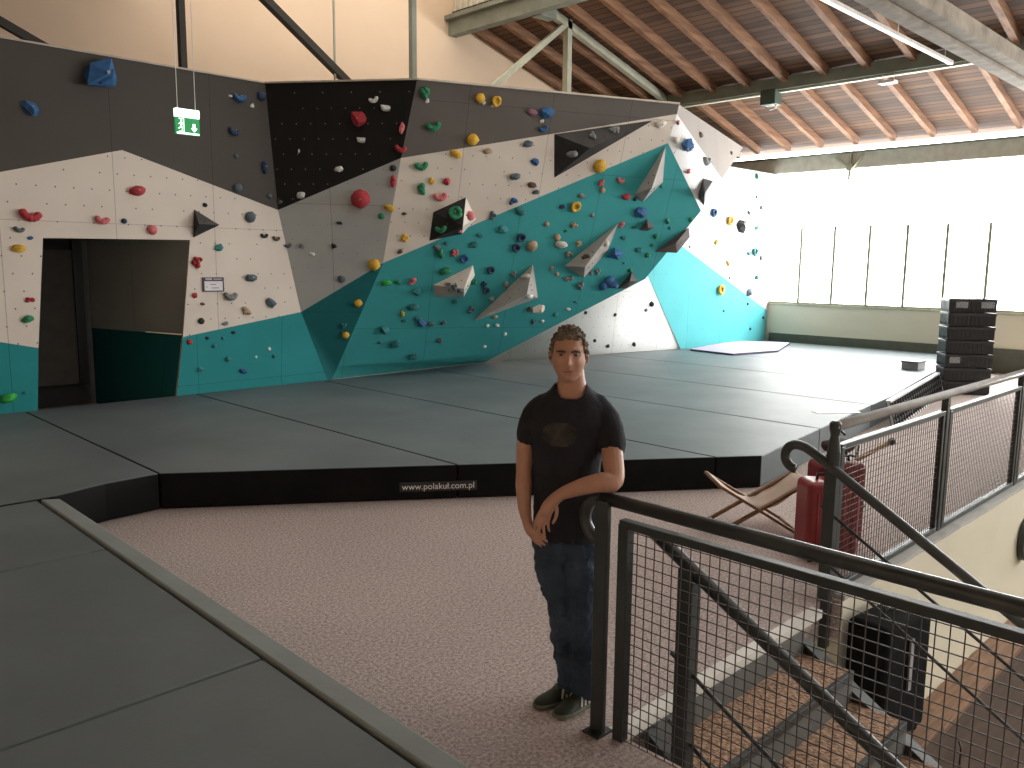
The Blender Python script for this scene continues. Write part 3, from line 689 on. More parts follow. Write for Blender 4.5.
def suitcase(label, loc, rz, w_, d_, h_, m, handle=True, groove=True, handle_h=.02):
    t = thing('suitcase', label, 'suitcase', loc, rz)
    bm = bmesh.new(); box(bm, (-w_/2, -d_/2, .04), (w_/2, d_/2, h_)); obj('shell', bm, m, t, bevel=.045, seg=4, smooth=False)
    if groove:
        bm = bmesh.new()
        for k in range(5):
            x = -w_/2+w_*(k+1)/6
            for s in (-1, 1): tube(bm, [(x, s*d_/2, .1), (x, s*d_/2, h_-.07)], .008, 6)
        obj('rib', bm, m, t, smooth=True)
    bm = bmesh.new()
    for sx in (-1, 1):
        for sy in (-1, 1): tube(bm, [(sx*(w_/2-.05)-.012, sy*(d_/2-.05), .024), (sx*(w_/2-.05)+.012, sy*(d_/2-.05), .024)], .024, 12)
    obj('wheel', bm, M_BLACK, t)
    bm = bmesh.new(); tube(bm, [(-.09, 0, h_-.01), (-.085, 0, h_+.035), (0, 0, h_+.045), (.085, 0, h_+.035), (.09, 0, h_-.01)], .011, 8); obj('top_handle', bm, M_BLACK, t, smooth=True)
    bm = bmesh.new(); box(bm, (-.02, -d_/2-.018, h_*.45), (.02, -d_/2-.006, h_*.85)); obj('side_plate', bm, mat('silver_trim', (.5, .5, .5), .3, .8), t)
    bm = bmesh.new(); tube(bm, [(w_/2, -.06, h_*.45), (w_/2+.025, -.05, h_*.47), (w_/2+.025, .05, h_*.6), (w_/2, .06, h_*.62)], .01, 8); obj('side_handle', bm, M_BLACK, t, smooth=True)
    return t
M_RED = mat('dark_red_plastic', (.26, .02, .025), .35, var=.15, spec=.5)
suitcase('dark red suitcase standing upright behind the far railing post', (5.60, 2.50, 0), math.radians(-40), .38, .25, .58, M_RED)
suitcase('taller dark red suitcase behind the first, under the dark rucksack', (5.94, 2.60, 0), math.radians(-40), .36, .25, .64, mat('deep_red_fabric', (.22, .022, .03), .6))
suitcase('large black suitcase standing below the railing beside the wooden cabinet', (5.19, 1.865, -.923), math.radians(-6), .58, .27, .84, mat('black_case_fabric', (.011, .011, .012), .95, spec=.1, var=.3, bump=.3), groove=False)
# rucksack and pole lying over the suitcases
rk = thing('rucksack', 'small dark brown rucksack lying on top of the red suitcases', 'bag', (5.94, 2.60, .70))
bm = bmesh.new(); bmesh.ops.create_icosphere(bm, subdivisions=3, radius=1)
for v in bm.verts: v.co = Vector((v.co.x*.15, v.co.y*.11, v.co.z*.055+.052))*(1+.10*noise.noise(v.co*3))
obj('bag_body', bm, mat('dark_brown_canvas', (.05, .025, .02), .8, var=.3), rk, smooth=True)
bm = bmesh.new(); tube(bm, [(-.12, -.08, .10), (-.14, -.13, .03), (-.02, -.15, .0), (.08, -.12, .06)], .010, 6); tube(bm, [(0, .05, .14), (0, 0, .18), (0, -.05, .14)], .01, 6); obj('strap', bm, M_BLACK, rk, smooth=True)
pl0, pl1 = on((850, 463), 1, 2.62), on((893, 441), 1, 2.40)
po = thing('walking_pole', 'thin tan pole with a black tip sticking out over the suitcases', 'pole', tuple(pl0)); dv = pl1-pl0
bm = bmesh.new(); tube(bm, [-dv*.3, dv*.93], .018, 10); obj('shaft', bm, M_LWOOD, po, smooth=True)
bm = bmesh.new(); tube(bm, [dv*.92, dv*1.02], .028, 10); obj('tip', bm, M_BLACK, po, smooth=True)

# folding canvas stool
fs = thing('folding_stool', 'low folding stool with crossed wooden legs and beige canvas by the suitcases', 'stool', (5.84, 3.20, 0), math.radians(-44))
M_CANV = mat('beige_canvas', (.62, .50, .42), .9, var=.08, bump=.2)
for yy in (-.2, .2):
    bm = bmesh.new(); bar(bm, (-.34, yy, .40), (.30, yy, .012), .022, .04, Vector((0, 1, 0))); obj('leg', bm, M_OAK, fs, bevel=.003)
    bm = bmesh.new(); bar(bm, (.36, yy*.86, .42), (-.32, yy*.86, .012), .022, .04, Vector((0, 1, 0))); obj('leg', bm, M_OAK, fs, bevel=.003)
for (x, z, k) in ((-.34, .40, 1), (.36, .42, .86), (.28, .03, 1), (-.30, .03, .86)):
    bm = bmesh.new(); tube(bm, [(x, -.21*k, z), (x, .21*k, z)], .014, 10); obj('crossbar', bm, M_OAK, fs, smooth=True)
bm = bmesh.new(); N_ = 14; g = []
for i in range(N_+1):
    u = i/N_; x = -.34+.70*u; z = .415-.20*math.sin(math.pi*u)**1.0+.02*u
    g.append([bm.verts.new((x, y, z+.012*math.sin(9*u+4*y))) for y in (-.17, -.06, .06, .17)])
for a, b in zip(g, g[1:]):
    for j in range(3): bm.faces.new((a[j], b[j], b[j+1], a[j+1]))
o = obj('canvas_seat', bm, M_CANV, fs, smooth=True); sm = o.modifiers.new('s', 'SOLIDIFY'); sm.thickness = .004

# ------------------------------------------------------------------ exit sign and info board
sp = on((187, 123), 1, 8.0)
es = thing('exit_sign', 'green and white emergency exit sign hanging on two thin wires', 'sign', tuple(sp)); es.scale = (.86, 1, 1)
M_GRN = emit('sign_green', (.01, .22, .06), .35); M_SW = emit('sign_white', (.85, 1, .9), .9)
obj('housing', bx((-.135, -.025, .045), (.135, .025, .125)), M_SW, es, bevel=.006)
obj('sign_face', bx((-.135, -.014, -.11), (.135, .014, .045)), M_GRN, es)
bm = bmesh.new()
box(bm, (-.125, -.018, -.108), (.125, -.0145, -.092))
def poly(bm, pts, y): bm.faces.new([bm.verts.new((x, y, z)) for x, z in pts])
poly(bm, [(.055, -.005), (.085, -.005), (.085, -.045), (.108, -.045), (.07, -.082), (.032, -.045), (.055, -.045)], -.0165)
poly(bm, [(-.10, -.088), (-.04, -.088), (-.04, .035), (-.10, .035), (-.10, .028), (-.047, .028), (-.047, -.081), (-.10, -.081)], -.0165)
bmesh.ops.create_uvsphere(bm, u_segments=10, v_segments=6, radius=.011, matrix=Matrix.Translation((-.072, -.016, .012)) @ Matrix.Diagonal((1, .2, 1, 1)))
poly(bm, [(-.08, -.002), (-.062, -.004), (-.066, -.035), (-.058, -.055), (-.062, -.078), (-.069, -.077), (-.068, -.055), (-.078, -.04), (-.09, -.06), (-.108, -.062), (-.108, -.055), (-.093, -.052), (-.082, -.03)], -.0165)
poly(bm, [(-.078, -.008), (-.10, -.022), (-.104, -.016), (-.08, .0)], -.0165); poly(bm, [(-.063, -.006), (-.05, -.022), (-.045, -.018), (-.058, .0)], -.0165)
obj('pictogram', bm, M_SW, es)
for s in (-1, 1):
    bm = bmesh.new(); tube(bm, [(s*.10, 0, .12), (s*.10, 0, zr(sp.x+s*.1)-sp.z)], .004, 6); obj('hanging_wire', bm, M_WHITE, es)
ib = A((213, 284.5)); ib.y = YA-.012
bd = thing('info_board', 'small white framed notice board screwed to the cream wall beside the doorway', 'sign', tuple(ib))
obj('backing_board', bx((-.145, -.006, -.095), (.145, .008, .095)), mat('dark_frame', (.05, .04, .05), .5), bd)
obj('notice', bx((-.125, -.009, -.08), (.125, -.006, .045)), mat('notice_white', (.7, .66, .7), .6, var=.03), bd)
bm = bmesh.new(); box(bm, (-.11, -.009, .06), (-.02, -.0065, .085)); box(bm, (.0, -.009, .065), (.12, -.0065, .078)); obj('header_strip', bm, mat('header_pale', (.45, .42, .44), .6), bd)
bm = bmesh.new()
for (x0, x1, z) in ((-.05, .03, .0), (-.03, .07, -.045), (-.1, -.085, -.03)): box(bm, (x0, -.0105, z-.006), (x1, -.009, z+.006))
obj('text_line', bm, mat('faded_ink', (.25, .22, .26), .6), bd)

# ------------------------------------------------------------------ volumes and holds on the climbing walls
def hit(p, skip=None):
    d = rd(p); best = None
    for ph, t, nn in FACETS:
        a, b, c = t; e1_, e2_ = b-a, c-a; h = d.cross(e2_); dt = e1_.dot(h)
        if abs(dt) < 1e-9: continue
        s = EYE-a; u = s.dot(h)/dt
        if u < -.001 or u > 1.001: continue
        q = s.cross(e1_); v = d.dot(q)/dt
        if v < -.001 or u+v > 1.001: continue
        tt = e2_.dot(q)/dt
        if tt > 0 and (best is None or tt < best[0]): best = (tt, ph, nn)
    if best is None: raise Exception(f'no facet at {p}')
    return EYE+d*best[0], best[1], best[2]
HC = {'red': (.42, .035, .045), 'pink': (.62, .16, .17), 'blue': (.03, .11, .27), 'navy': (.025, .05, .11), 'green': (.02, .22, .10), 'lime': (.03, .38, .06), 'yellow': (.68, .40, .04),
      'tan': (.42, .30, .20), 'cream': (.68, .62, .54), 'white': (.72, .72, .70), 'grey': (.20, .21, .21), 'black': (.02, .022, .022), 'brown': (.11, .065, .05), 'teal': (.03, .19, .20), 'purple': (.26, .12, .17), 'slate': (.09, .12, .145), 'orange': (.6, .25, .06)}
def hm(c): return mat('hold_'+c, HC[c], .65, var=.18, scale=9, bump=.3, bscale=60)
VOLN = {}
def volume(nick, label, base, apex, h, c1, c2=None, white_faces=(), over_plane=False):
    if over_plane: bp_ = [(CP(p), 0, 0) for p in base]; ap = CP(apex); nn = CN if CN.dot(EYE-ap) > 0 else -CN
    else: bp_ = [hit(p) for p in base]; nn = hit(apex)[2]; ap = hit(apex)[0]
    P0 = [b[0] for b in bp_]
    # lift the apex along the sight line so it stays where it is seen
    d = (EYE-ap).normalized(); ap = ap+d*(h/max(.25, d.dot(nn)))
    org = sum(P0, Vector())/len(P0)
    t = thing('wall_volume', label, 'climbing volume', tuple(org))
    bm = bmesh.new(); vs = [bm.verts.new(p-org) for p in P0]; va = bm.verts.new(ap-org); n_ = len(vs)
    for i in range(n_):
        f = bm.faces.new((vs[i], vs[(i+1) % n_], va)); f.material_index = 1 if i in white_faces else 0
        tri = [P0[i], P0[(i+1) % n_], ap]; fn_ = (tri[1]-tri[0]).cross(tri[2]-tri[0]).normalized(); fn_ = fn_ if fn_.dot(EYE-ap) > 0 else -fn_
        FACETS.append(('@'+nick, tri, fn_))
    bm.faces.new(vs[::-1]); bmesh.ops.recalc_face_normals(bm, faces=bm.faces)
    obj('volume_shell', bm, [c1, c2 or c1], t, bevel=.006)
    bm = bmesh.new(); q = ap+(org-ap)*.45-org
    for f3 in (.35, .65):
        for i in range(0, n_, 2):
            c_ = (vs_ := (P0[i]*f3+P0[(i+1) % n_]*(1-f3)))*.5+ap*.5-org
            bmesh.ops.create_icosphere(bm, subdivisions=1, radius=.012, matrix=Matrix.Translation(c_))
    obj('bolt_hole', bm, M_BLACK, t)
G_V = mat('volume_grey', (.36, .33, .31), .7, var=.12, scale=5, bump=.2); D_V = mat('volume_black', (.02, .018, .018), .7, var=.3)
W_V = mat('volume_white', (.70, .64, .58), .7, var=.06); B_V = mat('volume_brown', (.10, .075, .07), .7, var=.2); DG_V = mat('volume_dark_grey', (.055, .048, .045), .7, var=.2)
volume('v1', 'small black triangular volume on the cream wall right of the doorway', [(194, 209), (220, 225), (193, 238)], (199, 224), .14, D_V, DG_V, (0,))
volume('the black volume', 'black angular volume with a pale side on the cream band', [(429, 241), (433, 212), (466, 197), (476, 219), (462, 234)], (463, 226), .26, D_V, W_V, (2, 3))
volume('v3', 'small cream triangular volume at the left of the teal overhang', [(433, 285), (473, 265), (475, 275), (464, 297), (435, 297)], (464, 289), .22, W_V, G_V, (3, 4))
volume('v4', 'largest grey triangular volume low on the teal overhang', [(533, 264), (472, 322), (538, 298)], (527, 294), .35, G_V, G_V)
volume('v5', 'long grey wedge volume in the middle of the teal overhang', [(619, 222), (564, 266), (584, 278), (608, 250)], (585, 267), .28, G_V)
volume('v6', 'tall grey wedge volume high on the teal overhang near its tip', [(666, 145), (634, 195), (643, 202), (663, 182)], (652, 188), .28, G_V)
volume('v7', 'dark brown wedge volume on the lower right edge of the overhang', [(654, 252), (689, 227), (690, 237), (677, 253)], (676, 243), .16, B_V, over_plane=True)
volume('v8', 'dark pyramid volume at the lower edge of the overhang below the blue one', [(617, 289), (632, 271), (638, 281), (628, 288)], (630, 281), .18, DG_V, over_plane=True)
volume('v9', 'small dark pyramid volume right of the long grey wedge', [(639, 230), (647, 219), (655, 227), (648, 231)], (648, 227), .16, B_V)
volume('v10', 'black angular volume on the white head of the overhang', [(703, 178), (713, 181), (712, 195), (704, 206), (698, 196)], (705, 193), .25, D_V)
volume('v11', 'large black triangular volume just under the grey top band', [(554, 134), (654, 120), (554, 178)], (590, 148), .22, D_V, DG_V, (0,))
volume('v12', 'small blue pyramid volume right of the long grey wedge', [(606, 257), (615, 247), (624, 253), (619, 260)], (615, 254), .16, hm('blue'))

# x, y, size in px, colour, shape  (r round, o oblong, c crescent, f faceted, k cluster, t tall, s ring)
HOLDS = '''103 76 36 blue f;30.5 108 18 blue f;239 97 14 blue c;234 131 12 navy c;236 156 5 slate r;237.5 188 10 slate r;137 191 17 red o;30 214 20 red c;102 219 14 pink c;
205 205 5 black r;261 96 10 navy r;264 167 13 navy t;269.5 196 6 slate r;280 202 6 slate o;358.5 119 17 red f;373.6 99 10 white c;385 108 10 white f;402 128 11 pink t;401 148 12 red c;
360.6 140 9 white f;339 169 9 white o;301 195 9 white f;299 151 4 white t;393 168 7 black r;393 181.6 12 red t;360.6 199 20 red r;389.5 208 11 yellow o;381.5 216 7 green r;339.5 223 7 black k;
404 213.6 5 brown o;404 237.6 10 yellow k;399.7 251.7 8 brown k;250 217 12 slate r;264 235 8 black c;276 238 8 brown c;288 245 7 slate c;302 246 6 grey r;312 254 6 white o;334 246.5 7 black k;
426 93 15 green k;433 125 15 green c;480 98 11 yellow r;496 101 11 yellow s;472.5 139.5 13 yellow r;456 154 13 yellow o;488 151 10 tan o;421 164.6 14 green c;421 189.5 14 green k;
431 180.6 8 yellow k;447 181 9 red f;440 195.5 14 pink c;527.6 144 11 slate o;535 161.5 10 blue f;514.6 176.4 12 slate o;532 185 10 brown o;536 192 8 slate o;513 200 11 blue k;492.5 215.5 10 slate k;
532 112 11 purple o;546 113 14 blue f;543 128 10 blue c;455.5 214 15 green s;441 228 12 green c;470 216 11 pink r;460 231 5 pink r;572 154 12 grey o;591.5 136 10 grey k;614 131 12 grey k;
503 229 11 teal f;480 235 8 teal o;474 243.6 9 teal f;520.6 211 12 teal o;562 206.6 7 navy o;575 206 12 yellow s;546.7 224 6 tan r;574 225 8 tan k;566 231 5 green o;557 237 8 tan r;561 244 14 cream o;
532 245.6 13 tan r;516 247 10 navy s;521 237 10 navy s;436.5 247 8 slate f;440 254 12 green k;454 252 10 pink k;464 258 10 blue s;446 243.6 5 teal r;569 254 8 tan k;578.6 243 8 tan k;
599.5 166 15 yellow r;660 124 13 cream o;677.5 122 6 red k;676 140 10 cream o;686 146 18 blue f;700 135 8 brown f;731 153 6 brown o;705 160 14 grey c;688 171.7 7 pink k;661 187 4 green k;
620.7 179.4 9 pink c;601 183 9 pink k;602 190 7 tan r;626 196.6 11 red o;635 199 5 black r;639.7 212.4 13 blue f;581.5 195.5 7 grey f;592 215 5 grey r;622 225 8 pink k;667.5 221 6 green f;
691 219.5 5 green r;670 228 4 teal r;656 236 6 green r;634 227.5 5 teal o;623.6 237.6 7 teal o;652 245 4 green r;647.4 255 6 green r;639 249.6 9 teal o;586 257 9 brown k;606 243 8 cream r;
608.7 280.6 24 blue k;579.5 285 10 grey k;566 279 8 grey k;568 254 8 grey k;597 271 8 grey k;591 273 5 grey f;630 270 5 green r;624 263 3 teal r;756 177 7 green k;756 197.5 5 teal k;761 208 5 slate r;
748.5 212.4 5 slate f;713 213 9 blue s;729 221 10 yellow s;740 225.6 14 black f;746 222.4 5 cream o;756 227.6 6 green c;716 242.8 6 yellow k;754 252 9 teal s;748.5 253 6 teal c;761 258 6 grey r;
727.6 263.4 7 yellow k;756 278 7 teal k;729.6 278 2.5 black r;719.6 290 11 yellow s;748 293 9 slate f;689.5 247 3 grey r;747.6 304 3 black r;723.5 311 3 teal r;763 317.7 3 black r;750 329 3 black r;
651.5 304 6 black r;646 310 4 grey r;615 314.7 4 black r;607.4 346 6 black f;633.7 344 5 black f;585.5 312.5 4 black r;594.6 340.6 4 black r;19 228.7 10 slate c;30.5 238 6 blue o;19 248.7 13 yellow o;
124 221 6 navy r;152 230 11 pink r;29.4 299.4 9 red k;27.7 319 12 green o;8 398 16 lime o;25 392.5 5 teal o;194.5 295 7 red f;197 262 13 red k;189.5 341.7 6 red r;218.6 247 9 teal f;250.6 277.8 13 slate o;
230 295 14 grey c;270 302 11 slate f;245.4 311.7 12 tan k;202.4 304 5 brown o;201 321 7 black r;225 323.6 7 grey o;207 338 4 black r;233.4 332.5 5 black o;223 338 4 teal r;214 345.8 5 teal r;
227.7 359 6 teal r;200.4 369 7 teal f;243 371 9 blue o;256 357 3 white r;269 349 4 white r;274 356 5 teal r;341.5 279 8 slate r;358 303 9 yellow r;345.4 335 8 yellow r;343.6 325 7 teal k;374 264.6 13 yellow r;
386 282.6 11 lime o;398 282 8 green o;413 281.5 10 pink k;416 291.7 9 teal f;445 271 13 green o;490.6 269.5 9 navy s;513 273.7 8 grey k;505.7 284 7 grey r;484 284 9 navy k;486 290 8 navy s;
473 282 9 green k;491 299 7 grey f;471 309.4 9 slate k;455.4 300.8 7 teal f;413 306.8 12 teal o;402.5 313.8 7 yellow t;417.7 318.5 8 teal o;421 323 9 blue f;430.7 323.7 8 slate o;443.7 322.4 7 slate o;
404.6 320.6 6 teal o;383.8 329.4 10 teal f;395.5 343 11 teal f;380.4 342.4 4 teal r;439 340.6 7 slate f;413.8 355.5 10 teal f;484.6 346.6 4 white r;487.4 325.5 4 white r;497 325 5 white o;505 334 4 white r;
495 316.7 6 tan o;447.6 285 7 grey k;455 287 9 slate k;460 290.5 6 slate r;526 277 10 cream o;529.5 296 9 white o;539 308 13 cream f;528.7 309 8 brown k;534 321 7 slate k;542.5 321 4 white r;
555.5 314.6 5 teal r;568 309 5 cream o;576.4 301.6 5 teal o;551.6 268 6 tan k;557 274 5 tan r;571 278 6 grey r;230 96 4 white f;252 106 5 white f;484 103 4 white f;492 106 4 white f;427 101 5 white f;542 121 5 white f'''
def hold_mesh(c, shape, seed):
    rnd = random.Random(seed); bm = bmesh.new(); off = Vector((seed*1.7, seed*.9, 0))
    def blob(cx=0, cy=0, cz=0, rx=.5, ry=.5, rz=.4, amp=.14, fac=False, sub=2):
        r = bmesh.ops.create_icosphere(bm, subdivisions=1 if fac else sub, radius=1)
        for v in r['verts']:
            k = 1+amp*noise.noise(v.co*1.6+off)*1.6
            q = v.co*k; v.co = Vector((cx+q.x*rx, cy+q.y*ry, cz+max(q.z, -.45)*rz))
    if shape == 'r': blob(rx=.5, ry=.47, rz=.42)
    elif shape == 'o': blob(rx=.52, ry=.3, rz=.3, amp=.25); blob(.1, .12, .08, .3, .16, .2)
    elif shape == 't': blob(rx=.26, ry=.52, rz=.3, amp=.25); blob(.05, .2, .1, .2, .2, .25)
    elif shape == 'f': blob(rx=.5, ry=.46, rz=.42, amp=.5, fac=True); blob(.1, -.1, .15, .28, .26, .3, .5, True)
    elif shape == 'c':
        for k in range(7):
            a = math.radians(200+k*24); e = 1-abs(k-3)/5; blob(math.cos(a)*.36, math.sin(a)*.30+.1, .02, .17+.07*e, .16+.06*e, .24+.12*e, .1)
    elif shape == 's':
        pts = [(math.cos(2*math.pi*k/12)*.33, math.sin(2*math.pi*k/12)*.36, .16+.05*math.sin(k)) for k in range(13)]
        tube(bm, pts, [.15+.03*math.sin(k*1.9+seed) for k in range(13)], 8); blob(0, -.05, .0, .34, .34, .12)
    else:
        for k in range(5):
            a = rnd.uniform(0, 6.28); r = rnd.uniform(.12, .32); blob(math.cos(a)*r, math.sin(a)*r, .02, rnd.uniform(.15, .28), rnd.uniform(.14, .24), rnd.uniform(.2, .36), .2)
        blob(0, 0, 0, .25, .25, .22)
    me = bpy.data.meshes.new('climbing_hold'); bm.to_mesh(me); bm.free()
    for p in me.polygons: p.use_smooth = shape != 'f'
    me.materials.append(hm(c)); return me
bolt_bm = bmesh.new(); tube(bolt_bm, [(0, 0, 0), (0, 0, .1)], .045, 10); BOLT = bpy.data.meshes.new('bolt'); bolt_bm.to_mesh(BOLT); bolt_bm.free(); BOLT.materials.append(mat('bolt_steel', (.3, .3, .3), .3, .9))
SH = {'r': 'rounded', 'o': 'oblong', 'c': 'curved', 'f': 'angular', 'k': 'knobbly', 't': 'upright', 's': 'ring-like'}
CN_ = {'lime': 'bright green', 'slate': 'blue-grey', 'navy': 'dark blue', 'teal': 'dark teal'}
VN = {'@v1': 'small black volume', '@the black volume': 'black and cream volume', '@v3': 'cream volume', '@v4': 'largest grey volume', '@v5': 'long grey wedge', '@v6': 'tall grey wedge', '@v7': 'brown wedge', '@v8': 'dark pyramid', '@v9': 'small dark pyramid', '@v10': 'black head volume', '@v11': 'big black triangle', '@v12': 'blue pyramid'}
SHORT = {'dark upper left wall': 'dark left wall', 'grey top band of the overhang': 'grey top band', 'cream band of the overhang': 'cream band', 'white far wall by the windows': 'white far wall'}
recs = []; MC = {}
for i, h_ in enumerate(x for x in HOLDS.replace('\n', '').split(';') if x.strip()):
    x, y, s_, c, sh = h_.split(); x, y, s_ = float(x), float(y), float(s_)
    p, ph, nn = hit((x, y))
    dist = (p-EYE).dot(ROT @ Vector((0, 0, -1))); size = s_*dist/F
    key = (c, sh, i % 3)
    if key not in MC: MC[key] = hold_mesh(c, sh, i)
    o = bpy.data.objects.new('climbing_hold', MC[key]); C.objects.link(o)
    z = nn; xx = Vector((0, 0, 1)).cross(z).normalized(); yy_ = z.cross(xx)
    rz = random.uniform(-.3, .3)
    xr = xx*math.cos(rz)+yy_*math.sin(rz); yr = z.cross(xr)
    Mx = Matrix((xr, yr, z)).transposed().to_4x4()
    fore = max(.45, abs((EYE-p).normalized().dot(nn)))
    o.matrix_world = Matrix.Translation(p+nn*size*.06) @ Mx @ Matrix.Diagonal((size*.98, size*.98, size*.85, 1))
    if s_ >= 12:
        b_ = bpy.data.objects.new('bolt', BOLT); C.objects.link(b_); b_.parent = o; b_.location = (0, .04, .36)
    recs.append(dict(o=o, x=x, y=y, s=s_, c=CN_.get(c, c), sh=SH[sh], ph=VN.get(ph) or SHORT.get(ph, ph)))
def szw(s): return 'tiny' if s < 5 else 'small' if s < 8.5 else 'medium' if s < 13 else 'large'
def short(r, lv=0): return f"{szw(r['s'])} {r['c']} {r['sh']} hold"
for r in recs: r['base'] = f"{short(r)} on the {r['ph']}"
from collections import Counter
cnt = Counter(r['base'] for r in recs); cs = Counter(short(r) for r in recs)
marks = [r for r in recs if cs[short(r)] == 1 and r['s'] >= 6]
marks += [dict(x=a, y=b, s=20, nm=n_) for a, b, n_ in ((187, 123, 'exit sign'), (213, 285, 'notice board'), (454, 220, 'black and cream volume'), (456, 282, 'cream volume'), (515, 296, 'largest grey volume'), (592, 252, 'long grey wedge'), (650, 178, 'tall grey wedge'), (585, 145, 'big black triangle'), (205, 224, 'small black volume'), (630, 281, 'dark pyramid'), (615, 254, 'blue pyramid'), (599, 166, 'yellow ball hold'))]
used = set()
def rel(r, m_):
    dx, dy = m_['x']-r['x'], m_['y']-r['y']
    w_ = ('right of' if dx < 0 else 'left of') if abs(dx) > abs(dy) else ('below' if dy < 0 else 'above')
    return w_
for r in recs:
    if cnt[r['base']] == 1: r['o']['label'] = r['base']; used.add(r['base'])
for r in recs:
    if 'label' in r['o']: continue
    same = [q for q in recs if q['base'] == r['base']]; lab = None
    if len(same) <= 4:
        for key, rev, wd in (('x', 0, 'leftmost'), ('x', 1, 'rightmost'), ('y', 0, 'highest'), ('y', 1, 'lowest')):
            v_ = sorted(same, key=lambda q: q[key], reverse=bool(rev))
            if v_[0] is r and abs(v_[0][key]-v_[1][key]) > 12:
                cand = f"{r['base']}, {wd} of those alike"
                if len(cand.split()) <= 16 and cand not in used: lab = cand; break
    if not lab:
        for m_ in sorted([m_ for m_ in marks if m_ is not r], key=lambda m_: (m_['x']-r['x'])**2+(m_['y']-r['y'])**2)[:8]:
            nm = m_.get('nm') or f"{m_['c']} {m_['sh']} one"
            cand = f"{short(r)} just {rel(r, m_)} the {nm}" if 'nm' in m_ else f"{short(r)} just {rel(r, m_)} the {szw(m_['s'])} {m_['c']} {m_['sh']} one"
            # reject when a look-alike lies in the same direction of that landmark and nearby
            if cand in used or any(q is not r and short(q) == short(r) and rel(q, m_) == rel(r, m_) and math.hypot(q['x']-m_['x'], q['y']-m_['y']) < 1.6*math.hypot(r['x']-m_['x'], r['y']-m_['y']) for q in recs): continue
            lab = cand; break
    if not lab:
        srt = sorted(same, key=lambda q: q['x']); k_ = srt.index(r)
        ordw = ['first', 'second', 'third', 'fourth', 'fifth', 'sixth', 'seventh', 'eighth', 'ninth', 'tenth', 'eleventh', 'twelfth']
        lab = f"{r['base']}, {ordw[min(k_, 11)]} from the left"
    r['o']['label'] = lab; used.add(lab)
for r in recs: r['o']['category'] = 'climbing hold'; r['o']['group'] = 'climbing holds on the walls'

# ------------------------------------------------------------------ the man leaning on the near railing
OX, OY = 2.765, 2.40
man = thing('person', 'man in a black t-shirt and blue jeans leaning an elbow on the near railing', 'person', (OX, OY, 0), math.atan2(-OX, OY))
M_SKIN = mat('skin', (.50, .27, .19), .5, var=.08, scale=14, bump=.15, bscale=90, spec=.4)
M_TEE = mat('black_tee_fabric', (.016, .017, .024), .85, var=.2, scale=10, bump=.2, bscale=60)
M_JEANS = mat('dark_blue_denim', (.035, .055, .085), .85, var=.45, scale=5, bump=.3, bscale=70, dark=(.012, .02, .034))
M_SHOE = mat('dark_green_trainer', (.03, .038, .024), .6, var=.3, scale=20)
M_SOLE = mat('sole', (.16, .165, .12), .6); M_STRIPE = mat('pale_grey_stripe', (.55, .56, .50), .6)
def ell(bm, rings, n=28, e=2.3):
    R_ = []
    for (x, y, z, rx, ry) in rings:
        v = []
        for k in range(n):
            a = 2*math.pi*k/n; c, s = math.cos(a), math.sin(a)
            v.append(bm.verts.new((x+rx*math.copysign(abs(c)**(2/e), c), y+ry*math.copysign(abs(s)**(2/e), s), z)))
        R_.append(v)
    for A_, B_ in zip(R_, R_[1:]):
        for j in range(n): bm.faces.new((A_[j], A_[(j+1) % n], B_[(j+1) % n], B_[j]))
    bm.faces.new(R_[0][::-1]); bm.faces.new(R_[-1])
def limb(bm, rings, n=16, sx=1, sub=4):
    pts = [Vector(r[:3]) for r in rings]; rr = [r[3] for r in rings]; P, R_ = [], []
    for i in range(len(pts)-1):                      # Catmull-Rom so limbs bend softly
        p0, p1, p2, p3 = pts[max(i-1, 0)], pts[i], pts[i+1], pts[min(i+2, len(pts)-1)]
        for k in range(sub):
            t = k/sub; P.append(.5*((2*p1)+(-p0+p2)*t+(2*p0-5*p1+4*p2-p3)*t*t+(-p0+3*p1-3*p2+p3)*t**3)); R_.append(rr[i]+(rr[i+1]-rr[i])*t)
    P.append(pts[-1]); R_.append(rr[-1]); tube(bm, P, R_, n, sx=sx)
    for q, r in ((P[0], R_[0]), (P[-1], R_[-1])): bmesh.ops.create_icosphere(bm, subdivisions=2, radius=r*.98, matrix=Matrix.Translation(q))
def remesh(o, vox, sm=4, disp=None):
    r = o.modifiers.new('remesh', 'REMESH'); r.mode = 'VOXEL'; r.voxel_size = vox; r.use_smooth_shade = True
    if sm: s = o.modifiers.new('smooth', 'SMOOTH'); s.factor = .5; s.iterations = sm
    if disp:
        tx = bpy.data.textures.new('folds', 'CLOUDS'); tx.noise_scale = disp[1]; tx.noise_depth = 2
        d = o.modifiers.new('folds', 'DISPLACE'); d.texture = tx; d.strength = disp[0]; d.mid_level = .5; d.texture_coords = 'LOCAL'
    dg = bpy.context.evaluated_depsgraph_get(); me = bpy.data.meshes.new_from_object(o.evaluated_get(dg))
    old = o.data; o.modifiers.clear(); o.data = me; me.name = old.name
    for p in me.polygons: p.use_smooth = True
    return o
